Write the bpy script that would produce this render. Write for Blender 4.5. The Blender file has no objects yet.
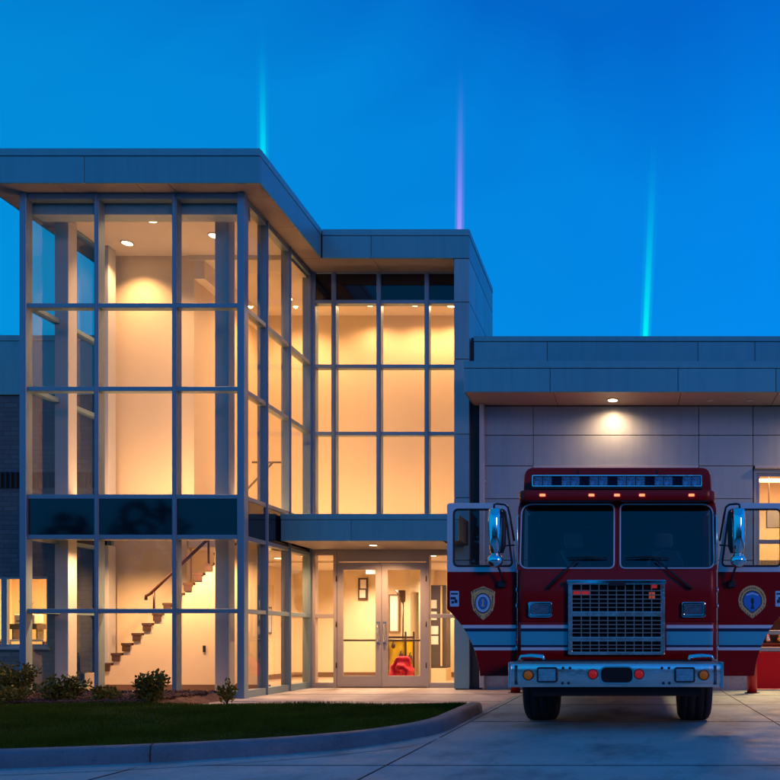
import bpy, bmesh, math, random
from mathutils import Vector, Matrix
R = math.radians
PI = math.pi
random.seed(7)
S = bpy.context.scene
COL = S.collection
WORLD = {}                      # world position of every object, while all are unrotated
CAM_H, FOC, PX0, PY0 = 1.1, 800.0, 632.0, 638.0


def at(px, py, Y):
    """photo pixel -> point on the plane at distance Y"""
    return Vector(((px - PX0) * Y / FOC, Y, CAM_H + (PY0 - py) * Y / FOC))


# ------------------------------------------------------------------ materials
def nodes_of(m):
    m.use_nodes = True
    nt = m.node_tree
    nt.nodes.clear()
    return nt, nt.nodes, nt.links


def mat(name, col, rough=0.5, metal=0.0, var=0.0, scale=3.0, bump=0.0, bscale=40.0, coat=0.0,
        emit=None, estr=0.0, spec=0.5, rvar=0.0, island=0.0, streak=0.0):
    m = bpy.data.materials.new(name)
    nt, N, L = nodes_of(m)
    out = N.new('ShaderNodeOutputMaterial')
    b = N.new('ShaderNodeBsdfPrincipled')
    L.new(b.outputs[0], out.inputs[0])
    b.inputs['Base Color'].default_value = (*col, 1)
    b.inputs['Roughness'].default_value = rough
    b.inputs['Metallic'].default_value = metal
    b.inputs['Specular IOR Level'].default_value = spec
    b.inputs['Coat Weight'].default_value = coat
    b.inputs['Coat Roughness'].default_value = 0.04
    if emit:
        b.inputs['Emission Color'].default_value = (*emit, 1)
        b.inputs['Emission Strength'].default_value = estr
    tc = N.new('ShaderNodeTexCoord')
    if var or rvar:
        nz = N.new('ShaderNodeTexNoise')
        nz.inputs['Scale'].default_value = scale
        nz.inputs['Detail'].default_value = 6
        nz.inputs['Roughness'].default_value = 0.6
        L.new(tc.outputs['Object'], nz.inputs['Vector'])
        if var:
            mr = N.new('ShaderNodeMapRange')
            mr.inputs[1].default_value = 0.25
            mr.inputs[2].default_value = 0.75
            mr.inputs[3].default_value = 1 - var
            mr.inputs[4].default_value = 1 + var
            L.new(nz.outputs['Fac'], mr.inputs[0])
            mx = N.new('ShaderNodeVectorMath')
            mx.operation = 'SCALE'
            mx.inputs[0].default_value = col
            fac = mr.outputs[0]
            if island:                      # each panel of the cladding is its own batch
                ge = N.new('ShaderNodeNewGeometry')
                ri = N.new('ShaderNodeMapRange')
                ri.inputs[3].default_value, ri.inputs[4].default_value = 1 - island, 1 + island
                L.new(ge.outputs['Random Per Island'], ri.inputs[0])
                mu = N.new('ShaderNodeMath')
                mu.operation = 'MULTIPLY'
                L.new(fac, mu.inputs[0])
                L.new(ri.outputs[0], mu.inputs[1])
                fac = mu.outputs[0]
            if streak:                      # rain-washed dirt running down
                g2 = N.new('ShaderNodeNewGeometry')
                mp = N.new('ShaderNodeMapping')
                mp.inputs['Scale'].default_value = (5.0, 5.0, 0.35)
                L.new(g2.outputs['Position'], mp.inputs[0])
                n3 = N.new('ShaderNodeTexNoise')
                n3.inputs['Scale'].default_value = 1.4
                n3.inputs['Detail'].default_value = 6
                L.new(mp.outputs[0], n3.inputs['Vector'])
                sr_ = N.new('ShaderNodeMapRange')
                sr_.inputs[1].default_value, sr_.inputs[2].default_value = 0.34, 0.52
                sr_.inputs[3].default_value, sr_.inputs[4].default_value = 1 - streak, 1.0
                L.new(n3.outputs['Fac'], sr_.inputs[0])
                mu = N.new('ShaderNodeMath')
                mu.operation = 'MULTIPLY'
                L.new(fac, mu.inputs[0])
                L.new(sr_.outputs[0], mu.inputs[1])
                fac = mu.outputs[0]
            L.new(fac, mx.inputs['Scale'])
            L.new(mx.outputs[0], b.inputs['Base Color'])
        if rvar:
            mr = N.new('ShaderNodeMapRange')
            mr.inputs[1].default_value = 0.3
            mr.inputs[2].default_value = 0.7
            mr.inputs[3].default_value = max(0.0, rough - rvar)
            mr.inputs[4].default_value = rough + rvar
            L.new(nz.outputs['Fac'], mr.inputs[0])
            L.new(mr.outputs[0], b.inputs['Roughness'])
    if bump:
        n2 = N.new('ShaderNodeTexNoise')
        n2.inputs['Scale'].default_value = bscale
        n2.inputs['Detail'].default_value = 4
        L.new(tc.outputs['Object'], n2.inputs['Vector'])
        bp = N.new('ShaderNodeBump')
        bp.inputs['Strength'].default_value = bump
        bp.inputs['Distance'].default_value = 0.02
        L.new(n2.outputs['Fac'], bp.inputs['Height'])
        L.new(bp.outputs[0], b.inputs['Normal'])
    return m


def glass_mat(name, tint=(0.93, 0.95, 0.94), ior=1.5, rough=0.0, wave=0.0):
    m = bpy.data.materials.new(name)
    nt, N, L = nodes_of(m)
    out = N.new('ShaderNodeOutputMaterial')
    tr = N.new('ShaderNodeBsdfTransparent')
    tr.inputs[0].default_value = (*tint, 1)
    gl = N.new('ShaderNodeBsdfGlossy')
    gl.inputs['Color'].default_value = (1, 1, 1, 1)
    gl.inputs['Roughness'].default_value = rough
    fr = N.new('ShaderNodeFresnel')
    fr.inputs['IOR'].default_value = ior
    mx = N.new('ShaderNodeMixShader')
    ge = N.new('ShaderNodeNewGeometry')
    inv = N.new('ShaderNodeMath')
    inv.operation = 'SUBTRACT'
    inv.inputs[0].default_value = 1.0
    L.new(ge.outputs['Backfacing'], inv.inputs[1])
    fm = N.new('ShaderNodeMath')
    fm.operation = 'MULTIPLY'
    L.new(fr.outputs[0], fm.inputs[0])
    L.new(inv.outputs[0], fm.inputs[1])
    L.new(fm.outputs[0], mx.inputs[0])
    L.new(tr.outputs[0], mx.inputs[1])
    L.new(gl.outputs[0], mx.inputs[2])
    L.new(mx.outputs[0], out.inputs[0])
    if wave:
        tc = N.new('ShaderNodeTexCoord')
        nz = N.new('ShaderNodeTexNoise')
        nz.inputs['Scale'].default_value = 0.9
        nz.inputs['Detail'].default_value = 1
        L.new(tc.outputs['Object'], nz.inputs['Vector'])
        bp = N.new('ShaderNodeBump')
        bp.inputs['Strength'].default_value = wave
        bp.inputs['Distance'].default_value = 0.01
        L.new(nz.outputs['Fac'], bp.inputs['Height'])
        L.new(bp.outputs[0], gl.inputs['Normal'])
    return m


def emit_mat(name, col, strength):
    m = bpy.data.materials.new(name)
    nt, N, L = nodes_of(m)
    out = N.new('ShaderNodeOutputMaterial')
    e = N.new('ShaderNodeEmission')
    e.inputs[0].default_value = (*col, 1)
    e.inputs[1].default_value = strength
    L.new(e.outputs[0], out.inputs[0])
    return m


def concrete_mat(name, col, dark=0.52):
    """cast concrete: broad mottling, darker stains, fine speckle, broom grain"""
    m = bpy.data.materials.new(name)
    nt, N, L = nodes_of(m)
    out = N.new('ShaderNodeOutputMaterial')
    b = N.new('ShaderNodeBsdfPrincipled')
    L.new(b.outputs[0], out.inputs[0])
    b.inputs['Roughness'].default_value = 0.75
    g = N.new('ShaderNodeNewGeometry')

    def noise(scale, det, lo, hi, a, c, stretch=None):
        n = N.new('ShaderNodeTexNoise')
        n.inputs['Scale'].default_value = scale
        n.inputs['Detail'].default_value = det
        n.inputs['Roughness'].default_value = 0.65
        if stretch:
            mp = N.new('ShaderNodeMapping')
            mp.inputs['Scale'].default_value = stretch
            L.new(g.outputs['Position'], mp.inputs[0])
            L.new(mp.outputs[0], n.inputs['Vector'])
        else:
            L.new(g.outputs['Position'], n.inputs['Vector'])
        r = N.new('ShaderNodeMapRange')
        r.inputs[1].default_value, r.inputs[2].default_value = lo, hi
        r.inputs[3].default_value, r.inputs[4].default_value = a, c
        L.new(n.outputs['Fac'], r.inputs[0])
        return r.outputs[0], n

    def mul(a, c):
        q = N.new('ShaderNodeMath')
        q.operation = 'MULTIPLY'
        L.new(a, q.inputs[0])
        L.new(c, q.inputs[1])
        return q.outputs[0]
    a, _ = noise(0.55, 5, 0.3, 0.7, 0.78, 1.12)
    s, _ = noise(1.3, 9, 0.32, 0.50, dark, 1.0, (1, 0.55, 1))
    f, nf = noise(60, 3, 0.3, 0.7, 0.86, 1.12)
    p, _ = noise(14, 4, 0.33, 0.40, 0.72, 1.0)
    v = mul(mul(mul(a, s), f), p)
    sc = N.new('ShaderNodeVectorMath')
    sc.operation = 'SCALE'
    sc.inputs[0].default_value = col
    L.new(v, sc.inputs['Scale'])
    L.new(sc.outputs[0], b.inputs['Base Color'])
    bp = N.new('ShaderNodeBump')
    bp.inputs['Strength'].default_value = 0.35
    bp.inputs['Distance'].default_value = 0.01
    L.new(nf.outputs['Fac'], bp.inputs['Height'])
    L.new(bp.outputs[0], b.inputs['Normal'])
    ro, _ = noise(2.3, 4, 0.3, 0.7, 0.55, 0.85)
    L.new(ro, b.inputs['Roughness'])
    return m


def brick_mat(name):
    m = bpy.data.materials.new(name)
    nt, N, L = nodes_of(m)
    out = N.new('ShaderNodeOutputMaterial')
    b = N.new('ShaderNodeBsdfPrincipled')
    L.new(b.outputs[0], out.inputs[0])
    g = N.new('ShaderNodeNewGeometry')
    sp = N.new('ShaderNodeSeparateXYZ')
    cb = N.new('ShaderNodeCombineXYZ')
    L.new(g.outputs['Position'], sp.inputs[0])
    L.new(sp.outputs[0], cb.inputs[0])
    L.new(sp.outputs[2], cb.inputs[1])
    t = N.new('ShaderNodeTexBrick')
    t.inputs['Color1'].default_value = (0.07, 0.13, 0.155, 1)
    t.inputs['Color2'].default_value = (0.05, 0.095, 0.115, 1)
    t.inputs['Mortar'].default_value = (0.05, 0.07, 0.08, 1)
    t.inputs['Scale'].default_value = 1.0
    t.inputs['Brick Width'].default_value = 0.30
    t.inputs['Row Height'].default_value = 0.10
    t.inputs['Mortar Size'].default_value = 0.008
    L.new(cb.outputs[0], t.inputs['Vector'])
    L.new(t.outputs[0], b.inputs['Base Color'])
    b.inputs['Roughness'].default_value = 0.85
    bp = N.new('ShaderNodeBump')
    bp.inputs['Strength'].default_value = 0.6
    bp.inputs['Distance'].default_value = 0.01
    bp.invert = True
    L.new(t.outputs['Fac'], bp.inputs['Height'])
    L.new(bp.outputs[0], b.inputs['Normal'])
    return m


M = {}
M['panel'] = mat('metal_panel', (0.11, 0.36, 0.40), 0.36, 0.2, var=0.06, scale=0.8, rvar=0.08, island=0.05, streak=0.07, bump=0.03, bscale=1.5)
M['panel_dark'] = mat('metal_panel_joint', (0.03, 0.03, 0.035), 0.7)
M['panel_wall'] = mat('garage_wall_panel', (0.33, 0.40, 0.41), 0.45, 0.1, var=0.07, scale=0.9, rvar=0.08, island=0.05, streak=0.08, bump=0.03, bscale=1.5)
M['soffit'] = mat('soffit_panel', (0.34, 0.29, 0.24), 0.5, var=0.06, scale=1.0)
M['mullion'] = mat('anodised_aluminium', (0.20, 0.30, 0.35), 0.36, 0.3, rvar=0.06, scale=2.0)
M['door_alu'] = mat('door_aluminium', (0.40, 0.35, 0.31), 0.4, 0.2, var=0.04)
M['spandrel'] = mat('dark_spandrel_glass', (0.006, 0.008, 0.012), 0.05, 0.0, spec=0.6)
M['glass'] = glass_mat('window_glass', (0.95, 0.95, 0.92), 1.36, wave=0.06)
M['glass_side'] = glass_mat('side_window_glass', (0.93, 0.92, 0.88), 1.80, wave=0.06)
M['cream'] = mat('cream_plaster', (0.74, 0.61, 0.41), 0.8, var=0.04, scale=0.7, bump=0.08, bscale=90)
M['column'] = mat('column_paint', (0.50, 0.50, 0.49), 0.6, var=0.04)
M['ceil'] = mat('white_ceiling', (0.72, 0.64, 0.52), 0.85, var=0.03)
M['floor'] = mat('lobby_floor_tile', (0.42, 0.33, 0.25), 0.3, var=0.1, scale=2.0)
M['skirting'] = mat('brown_skirting', (0.16, 0.09, 0.05), 0.5)
M['tread'] = mat('brown_stair_tread', (0.085, 0.042, 0.022), 0.5, var=0.15)
M['burgundy'] = mat('burgundy_rail', (0.055, 0.013, 0.010), 0.35)
M['brick'] = brick_mat('grey_brick')
M['louvre'] = mat('dark_louvre', (0.03, 0.032, 0.036), 0.5, 0.4)
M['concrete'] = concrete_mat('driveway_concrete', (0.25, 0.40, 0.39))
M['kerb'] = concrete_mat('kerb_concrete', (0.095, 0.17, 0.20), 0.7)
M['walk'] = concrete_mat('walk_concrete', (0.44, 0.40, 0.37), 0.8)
M['joint'] = mat('joint_filler', (0.035, 0.033, 0.03), 0.9)
M['earth'] = mat('dark_earth', (0.035, 0.035, 0.006), 0.95, var=0.3, scale=0.4)
M['mulch'] = mat('bark_mulch', (0.10, 0.045, 0.028), 0.95, var=0.5, scale=14, bump=1.0, bscale=45)
M['grass'] = mat('grass_blades', (0.055, 0.085, 0.004), 0.8, var=0.45, scale=1.3, spec=0.08)
M['leaf'] = mat('shrub_leaf', (0.10, 0.10, 0.013), 0.6, var=0.5, scale=5, spec=0.15)
M['leaf_pale'] = mat('pale_shrub_leaf', (0.17, 0.15, 0.02), 0.6, var=0.5, scale=5, spec=0.15)
M['stem'] = mat('woody_stem', (0.07, 0.045, 0.03), 0.9)
M['pipe'] = mat('pale_downpipe', (0.5, 0.48, 0.46), 0.5, 0.1)
M['black'] = mat('black_plastic', (0.012, 0.012, 0.013), 0.5)
M['matte_black'] = mat('dull_black', (0.006, 0.006, 0.007), 0.9)
M['bollard'] = mat('red_bollard_paint', (0.5, 0.008, 0.012), 0.4, var=0.1)
M['bay_red'] = mat('red_door_panel', (0.72, 0.004, 0.008), 0.45, spec=0.2, var=0.05)
# fire engine
M['red'] = mat('engine_red_paint', (0.34, 0.002, 0.003), 0.26, 0.0, coat=0.08, var=0.06, scale=2, spec=0.2)
M['frame_white'] = mat('pale_door_frame', (0.62, 0.66, 0.70), 0.35, 0.15)
M['stripe_blue'] = mat('reflective_blue_stripe', (0.06, 0.46, 0.56), 0.35)
M['stripe_white'] = mat('pale_stripe', (0.72, 0.72, 0.76), 0.35)
M['stripe_navy'] = mat('navy_stripe', (0.012, 0.015, 0.05), 0.35)
M['chrome'] = mat('chrome', (0.88, 0.87, 0.85), 0.07, 1.0, rvar=0.03, scale=6)
M['brushed'] = mat('brushed_steel', (0.86, 0.82, 0.76), 0.13, 0.85, var=0.10, rvar=0.07, scale=4, bump=0.5, bscale=3.0)
M['grille_metal'] = mat('dull_grille_metal', (0.34, 0.30, 0.26), 0.4, 0.6)
M['tyre'] = mat('tyre_rubber', (0.012, 0.012, 0.013), 0.8, var=0.3, scale=8)
M['rim'] = mat('steel_rim', (0.5, 0.5, 0.52), 0.3, 1.0)
M['chassis'] = mat('black_chassis', (0.01, 0.01, 0.011), 0.7, var=0.3)
M['windshield'] = glass_mat('tinted_windshield', (0.36, 0.47, 0.50), 1.58)
M['door_glass'] = glass_mat('door_window_glass', (0.80, 0.86, 0.86), 1.45)
M['lamp_glass'] = mat('lamp_glass', (0.30, 0.36, 0.42), 0.12, 0.7, var=0.4, scale=25)
M['lamp_bright'] = mat('lamp_reflector', (0.75, 0.78, 0.82), 0.15, 0.9, var=0.3, scale=20)
M['amber'] = mat('amber_lens', (0.55, 0.12, 0.003), 0.25, var=0.25, scale=40, emit=(1.0, 0.28, 0.02), estr=0.07)
M['red_lens'] = mat('red_lens', (0.6, 0.008, 0.008), 0.25, emit=(1.0, 0.03, 0.03), estr=0.16)
M['marker'] = mat('lit_marker_lens', (0.8, 0.35, 0.12), 0.3, emit=(1.0, 0.42, 0.14), estr=1.1)
M['flash_red'] = mat('red_flasher_lens', (0.5, 0.02, 0.02), 0.25, emit=(1, 0.05, 0.04), estr=0.22)
M['flash_orange'] = mat('orange_flasher_lens', (0.6, 0.12, 0.03), 0.25, emit=(1, 0.16, 0.04), estr=0.22)
M['bar_lens'] = mat('light_bar_lens', (0.30, 0.55, 0.68), 0.12, 0.5, var=0.7, scale=22, coat=0.6)
M['bar_lens_dark'] = mat('light_bar_dark_lens', (0.02, 0.04, 0.08), 0.1, 0.2, var=0.6, scale=30, coat=0.6)
M['gold'] = mat('badge_gold', (0.85, 0.46, 0.16), 0.5, 0.1, var=0.4, scale=60)
M['badge_blue'] = mat('badge_blue', (0.03, 0.22, 0.60), 0.4)
M['badge_pale'] = mat('badge_pale_blue', (0.42, 0.66, 0.85), 0.4)
M['badge_dark'] = mat('badge_dark', (0.012, 0.02, 0.05), 0.5)
M['seat'] = mat('seat_vinyl', (0.12, 0.16, 0.17), 0.6)
M['seat_pale'] = mat('pale_seat_part', (0.55, 0.62, 0.62), 0.5)
# interior things
M['yellow'] = mat('yellow_panel', (0.9, 0.68, 0.02), 0.45, var=0.1)
M['red_cloth'] = mat('red_bag_cloth', (0.62, 0.02, 0.05), 0.6, var=0.3, scale=9)
M['dark_wood'] = mat('dark_wood', (0.07, 0.04, 0.025), 0.4, var=0.2)
M['brass'] = mat('brass', (0.75, 0.55, 0.22), 0.25, 1.0)
M['paper'] = mat('paper_white', (0.75, 0.72, 0.66), 0.7)
M['grey_int'] = mat('grey_office', (0.07, 0.06, 0.055), 0.5)
M['lamp_on'] = emit_mat('lit_downlight', (1.0, 0.70, 0.38), 14.0)
M['shade_on'] = emit_mat('lit_lamp_shade', (1.0, 0.70, 0.38), 2.0)

# ------------------------------------------------------------------ mesh tools
def box(bm, x0, x1, y0, y1, z0, z1):
    v = [bm.verts.new(p) for p in ((x0, y0, z0), (x1, y0, z0), (x1, y1, z0), (x0, y1, z0),
                                   (x0, y0, z1), (x1, y0, z1), (x1, y1, z1), (x0, y1, z1))]
    for f in ((3, 2, 1, 0), (4, 5, 6, 7), (0, 1, 5, 4), (1, 2, 6, 5), (2, 3, 7, 6), (3, 0, 4, 7)):
        bm.faces.new([v[i] for i in f])


def obox(bm, c, ax, ay, az, hx, hy, hz):
    """box about c along three axis vectors"""
    v = []
    for sz in (-1, 1):
        for sx, sy in ((-1, -1), (1, -1), (1, 1), (-1, 1)):
            v.append(bm.verts.new(c + ax * hx * sx + ay * hy * sy + az * hz * sz))
    for f in ((3, 2, 1, 0), (4, 5, 6, 7), (0, 1, 5, 4), (1, 2, 6, 5), (2, 3, 7, 6), (3, 0, 4, 7)):
        bm.faces.new([v[i] for i in f])


def prism(bm, pts, d0, d1, axis='Y', smooth=False):
    """closed 2-D outline pushed along an axis. axis Y: pts are (x,z); X: (y,z); Z: (x,y)"""
    def mk(p, d):
        return {'Y': (p[0], d, p[1]), 'X': (d, p[0], p[1]), 'Z': (p[0], p[1], d)}[axis]
    a = [bm.verts.new(mk(p, d0)) for p in pts]
    b = [bm.verts.new(mk(p, d1)) for p in pts]
    n = len(pts)
    fs = [bm.faces.new(a), bm.faces.new(b[::-1])]
    for i in range(n):
        f = bm.faces.new((a[i], b[i], b[(i + 1) % n], a[(i + 1) % n]))
        f.smooth = smooth
        fs.append(f)
    return fs


def ring(bm, outer, inner, d0, d1, axis='Y'):
    """plate with a hole; both outlines have the same number of points"""
    def mk(p, d):
        return {'Y': (p[0], d, p[1]), 'X': (d, p[0], p[1]), 'Z': (p[0], p[1], d)}[axis]
    n = len(outer)
    o0 = [bm.verts.new(mk(p, d0)) for p in outer]
    o1 = [bm.verts.new(mk(p, d1)) for p in outer]
    i0 = [bm.verts.new(mk(p, d0)) for p in inner]
    i1 = [bm.verts.new(mk(p, d1)) for p in inner]
    for k in range(n):
        j = (k + 1) % n
        bm.faces.new((o0[k], o0[j], i0[j], i0[k]))
        bm.faces.new((o1[j], o1[k], i1[k], i1[j]))
        bm.faces.new((o0[j], o0[k], o1[k], o1[j]))
        bm.faces.new((i0[k], i0[j], i1[j], i1[k]))


def round_poly(pts, r, n=5):
    """round every corner of a polygon; n+1 points per corner"""
    out = []
    k = len(pts)
    rr = r if isinstance(r, (list, tuple)) else [r] * k
    for i in range(k):
        p = Vector(pts[i]).to_2d()
        a = (Vector(pts[i - 1]).to_2d() - p)
        b = (Vector(pts[(i + 1) % k]).to_2d() - p)
        d = min(rr[i], a.length * 0.45, b.length * 0.45)
        p0, p1 = p + a.normalized() * d, p + b.normalized() * d
        for j in range(n + 1):
            t = j / n
            q = p0 * (1 - t) ** 2 + p * 2 * t * (1 - t) + p1 * t * t
            out.append((q.x, q.y))
    return out


def rrect(x0, x1, z0, z1, r, n=5):
    return round_poly([(x0, z0), (x1, z0), (x1, z1), (x0, z1)], r, n)


def tube(bm, pts, r, n=8, cap=True):
    pts = [Vector(p) for p in pts]
    rs = r if isinstance(r, (list, tuple)) else [r] * len(pts)
    prev = None
    rings = []
    for i, p in enumerate(pts):
        t = (pts[min(i + 1, len(pts) - 1)] - pts[max(i - 1, 0)]).normalized()
        if prev is None:
            u = t.orthogonal().normalized()
        else:
            u = (prev - t * prev.dot(t))
            u = u.normalized() if u.length > 1e-6 else t.orthogonal().normalized()
        prev = u
        w = t.cross(u)
        rings.append([bm.verts.new(p + (u * math.cos(2 * PI * k / n) + w * math.sin(2 * PI * k / n)) * rs[i]) for k in range(n)])
    for a, b in zip(rings, rings[1:]):
        for k in range(n):
            f = bm.faces.new((a[k], a[(k + 1) % n], b[(k + 1) % n], b[k]))
            f.smooth = True
    if cap:
        bm.faces.new(rings[0][::-1])
        bm.faces.new(rings[-1])


def lathe(bm, prof, c, axis='Z', n=24, close=True):
    """profile of (radius, along) turned about an axis through c"""
    c = Vector(c)
    rings = []
    for r, h in prof:
        rg = []
        for k in range(n):
            a = 2 * PI * k / n
            x, y = r * math.cos(a), r * math.sin(a)
            v = {'Z': (x, y, h), 'Y': (x, h, y), 'X': (h, x, y)}[axis]
            rg.append(bm.verts.new(c + Vector(v)))
        rings.append(rg)
    for a, b in zip(rings, rings[1:]):
        for k in range(n):
            f = bm.faces.new((a[k], a[(k + 1) % n], b[(k + 1) % n], b[k]))
            f.smooth = True
    if close:
        bm.faces.new(rings[0][::-1])
        bm.faces.new(rings[-1])


def ball(bm, c, rx, ry, rz, n=16, m=10):
    c = Vector(c)
    prof = []
    rings = []
    for j in range(1, m):
        th = PI * j / m
        rings.append([bm.verts.new(c + Vector((rx * math.sin(th) * math.cos(2 * PI * k / n),
                                               ry * math.sin(th) * math.sin(2 * PI * k / n),
                                               rz * math.cos(th)))) for k in range(n)])
    t = bm.verts.new(c + Vector((0, 0, rz)))
    b = bm.verts.new(c - Vector((0, 0, rz)))
    for k in range(n):
        bm.faces.new((t, rings[0][k], rings[0][(k + 1) % n])).smooth = True
        bm.faces.new((b, rings[-1][(k + 1) % n], rings[-1][k])).smooth = True
    for a, d in zip(rings, rings[1:]):
        for k in range(n):
            bm.faces.new((a[k], d[k], d[(k + 1) % n], a[(k + 1) % n])).smooth = True


def obj(name, bm, m, parent=None, bevel=0.0, seg=2, base=None):
    """one mesh object; its vertices are given in world space"""
    bmesh.ops.recalc_face_normals(bm, faces=bm.faces)
    xs = [v.co for v in bm.verts]
    lo = Vector((min(v.x for v in xs), min(v.y for v in xs), min(v.z for v in xs)))
    hi = Vector((max(v.x for v in xs), max(v.y for v in xs), max(v.z for v in xs)))
    c = Vector(base) if base is not None else Vector(((lo.x + hi.x) / 2, (lo.y + hi.y) / 2, lo.z if parent is None else (lo.z + hi.z) / 2))
    bmesh.ops.translate(bm, vec=-c, verts=bm.verts)
    me = bpy.data.meshes.new(name)
    bm.to_mesh(me)
    bm.free()
    o = bpy.data.objects.new(name, me)
    COL.objects.link(o)
    me.materials.append(m)
    o.location = c - (WORLD[parent.name] if parent else Vector())
    o.parent = parent
    WORLD[o.name] = c
    if bevel:
        b = o.modifiers.new('bevel', 'BEVEL')
        b.width = bevel
        b.segments = seg
        b.limit_method = 'ANGLE'
        b.angle_limit = R(40)
    return o


def boxo(name, m, parent, *dims, bevel=0.0):
    bm = bmesh.new()
    box(bm, *dims)
    return obj(name, bm, m, parent, bevel)


def thing(name, label, cat, loc, group=None):
    o = bpy.data.objects.new(name, None)
    COL.objects.link(o)
    o.empty_display_size = 0.2
    o.location = loc
    WORLD[o.name] = Vector(loc)
    return tag(o, label, cat, group)


def tag(o, label, cat, group=None):
    o['label'] = label
    o['category'] = cat
    if group:
        o['group'] = group
    return o


def kind(o, k):
    o['kind'] = k
    return o


def dup(root, loc, label, rotz=0.0, scale=1.0):
    """copy of a thing with its parts and sub-parts"""
    r = root.copy()
    COL.objects.link(r)
    r.location = loc
    r.rotation_euler = (0, 0, rotz)
    r.scale = (scale, scale, scale)
    r['label'] = label
    for ch in list(root.children):
        c = ch.copy()
        COL.objects.link(c)
        c.parent = r
        for g in list(ch.children):
            d = g.copy()
            COL.objects.link(d)
            d.parent = c
    return r


def lamp(name, typ, loc, energy, col=(1.0, 0.62, 0.27), size=0.06, angle=150, blend=0.6, aim=None, sy=None):
    d = bpy.data.lights.new(name, typ)
    d.energy = energy
    d.color = col
    if typ == 'SPOT':
        d.spot_size = R(angle)
        d.spot_blend = blend
        d.shadow_soft_size = size
    elif typ == 'AREA':
        d.shape = 'RECTANGLE'
        d.size = size
        d.size_y = sy or size
    else:
        d.shadow_soft_size = size
    o = bpy.data.objects.new(name, d)
    COL.objects.link(o)
    o.location = loc
    if aim is not None:
        o.rotation_euler = (Vector(aim) - Vector(loc)).to_track_quat('-Z', 'Y').to_euler()
    return o


WARM = (1.0, 0.53, 0.25)

# ------------------------------------------------------------------ ground
def sheet(name, pts, z, m):
    bm = bmesh.new()
    bm.faces.new([bm.verts.new((p[0], p[1], z)) for p in pts])
    bmesh.ops.triangulate(bm, faces=bm.faces)
    return kind(obj(name, bm, m), 'structure')


sheet('ground', [(-400, -300), (400, -300), (400, 500), (-400, 500)], -0.01, M['earth'])
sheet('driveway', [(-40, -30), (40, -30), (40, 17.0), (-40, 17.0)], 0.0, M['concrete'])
sheet('walkway', [(-7.15, 11.8), (-2.22, 11.8), (-2.22, 16.93), (-3.4, 16.93), (-3.4, 17.55), (-7.15, 17.55)], 0.004, M['walk'])
bm = bmesh.new()
for x in (-12.4, -8.3, -4.2, -2.12, 1.86, 5.9):
    y1 = 16.98
    if x == -2.12:
        y1 = 16.9
    elif x == -4.2:
        y1 = 6.98
    elif x < -4.2:
        y1 = 5.6
    box(bm, x - 0.007, x + 0.007, -20, y1, 0.001, 0.0045)
for y in (-3.4, 0.05, 3.5, 6.9, 10.5, 13.2, 15.4):
    x0 = -15 if y < 5 else (-4.3 if y < 7 else -2.1)
    box(bm, x0, 12, y - 0.005, y + 0.005, 0.0005, 0.004)
for y in (13.8, 15.6):
    box(bm, -7.1, -2.25, y - 0.005, y + 0.005, 0.0045, 0.0075)
kind(obj('pavement_joints', bm, M['joint']), 'structure')

KERB = [(-16, 4.3), (-12, 5.15), (-9, 5.8), (-7, 6.25), (-5.27, 6.69), (-4.23, 7.02), (-3.44, 7.42), (-2.9, 7.85),
        (-2.55, 8.3), (-2.32, 8.85), (-2.20, 9.5), (-2.2, 10.4), (-2.22, 11.9)]


def smooth_path(p, sub=4):
    out = []
    for i in range(len(p) - 1):
        a, b, c, d = [Vector(p[max(0, min(len(p) - 1, i + k))]) for k in (-1, 0, 1, 2)]
        for j in range(sub):
            t = j / sub
            out.append(0.5 * ((2 * b) + (c - a) * t + (2 * a - 5 * b + 4 * c - d) * t * t + (3 * b - a - 3 * c + d) * t ** 3))
    out.append(Vector(p[-1]))
    return out


KP = smooth_path(KERB)


def offset(path, d):
    out = []
    for i, p in enumerate(path):
        t = (path[min(i + 1, len(path) - 1)] - path[max(i - 1, 0)]).normalized()
        out.append(p + Vector((-t.y, t.x)) * d)
    return out


bm = bmesh.new()
prof = [(0.0, 0.0), (0.012, 0.09), (0.03, 0.135), (0.055, 0.15), (0.17, 0.155), (0.185, 0.15), (0.185, 0.0)]
lines = [offset(KP, d) for d, z in prof]
vs = [[bm.verts.new((q.x, q.y, prof[j][1] * (1 if i < len(KP) - 2 else 0.97))) for i, q in enumerate(lines[j])] for j in range(len(prof))]
for j in range(len(prof) - 1):
    for i in range(len(KP) - 1):
        f = bm.faces.new((vs[j][i], vs[j][i + 1], vs[j + 1][i + 1], vs[j + 1][i]))
        f.smooth = j < 4
bm.faces.new([vs[j][-1] for j in range(len(prof))])
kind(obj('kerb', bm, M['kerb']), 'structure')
# the kerb's own joints
bm = bmesh.new()
for x in (-9.6, -4.23):
    i = min(range(len(KP)), key=lambda k: abs(KP[k].x - x))
    t = (KP[i + 1] - KP[i - 1]).normalized()
    n = Vector((-t.y, t.x))
    c = KP[i]
    for a, b in zip(prof, prof[1:]):
        p = [(c + n * (q[0] - 0.003)) for q in (a, b)]
        vv = []
        for s in (-0.006, 0.006):
            vv.append((p[0] + t * s, a[1]))
            vv.append((p[1] + t * s, b[1]))
        vv = [bm.verts.new((q.x, q.y, z + 0.003)) for q, z in vv]
        bm.faces.new((vv[0], vv[2], vv[3], vv[1]))
kind(obj('kerb_joints', bm, M['joint']), 'structure')
# gutter pan
bm = bmesh.new()
ga, gb = offset(KP, -0.001), offset(KP, -0.34)
va = [bm.verts.new((q.x, q.y, 0.008)) for q in ga[:-12]]
vb = [bm.verts.new((q.x, q.y, 0.003)) for q in gb[:-12]]
for i in range(len(va) - 1):
    bm.faces.new((va[i], va[i + 1], vb[i + 1], vb[i]))
kind(obj('gutter', bm, M['concrete']), 'structure')

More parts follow.
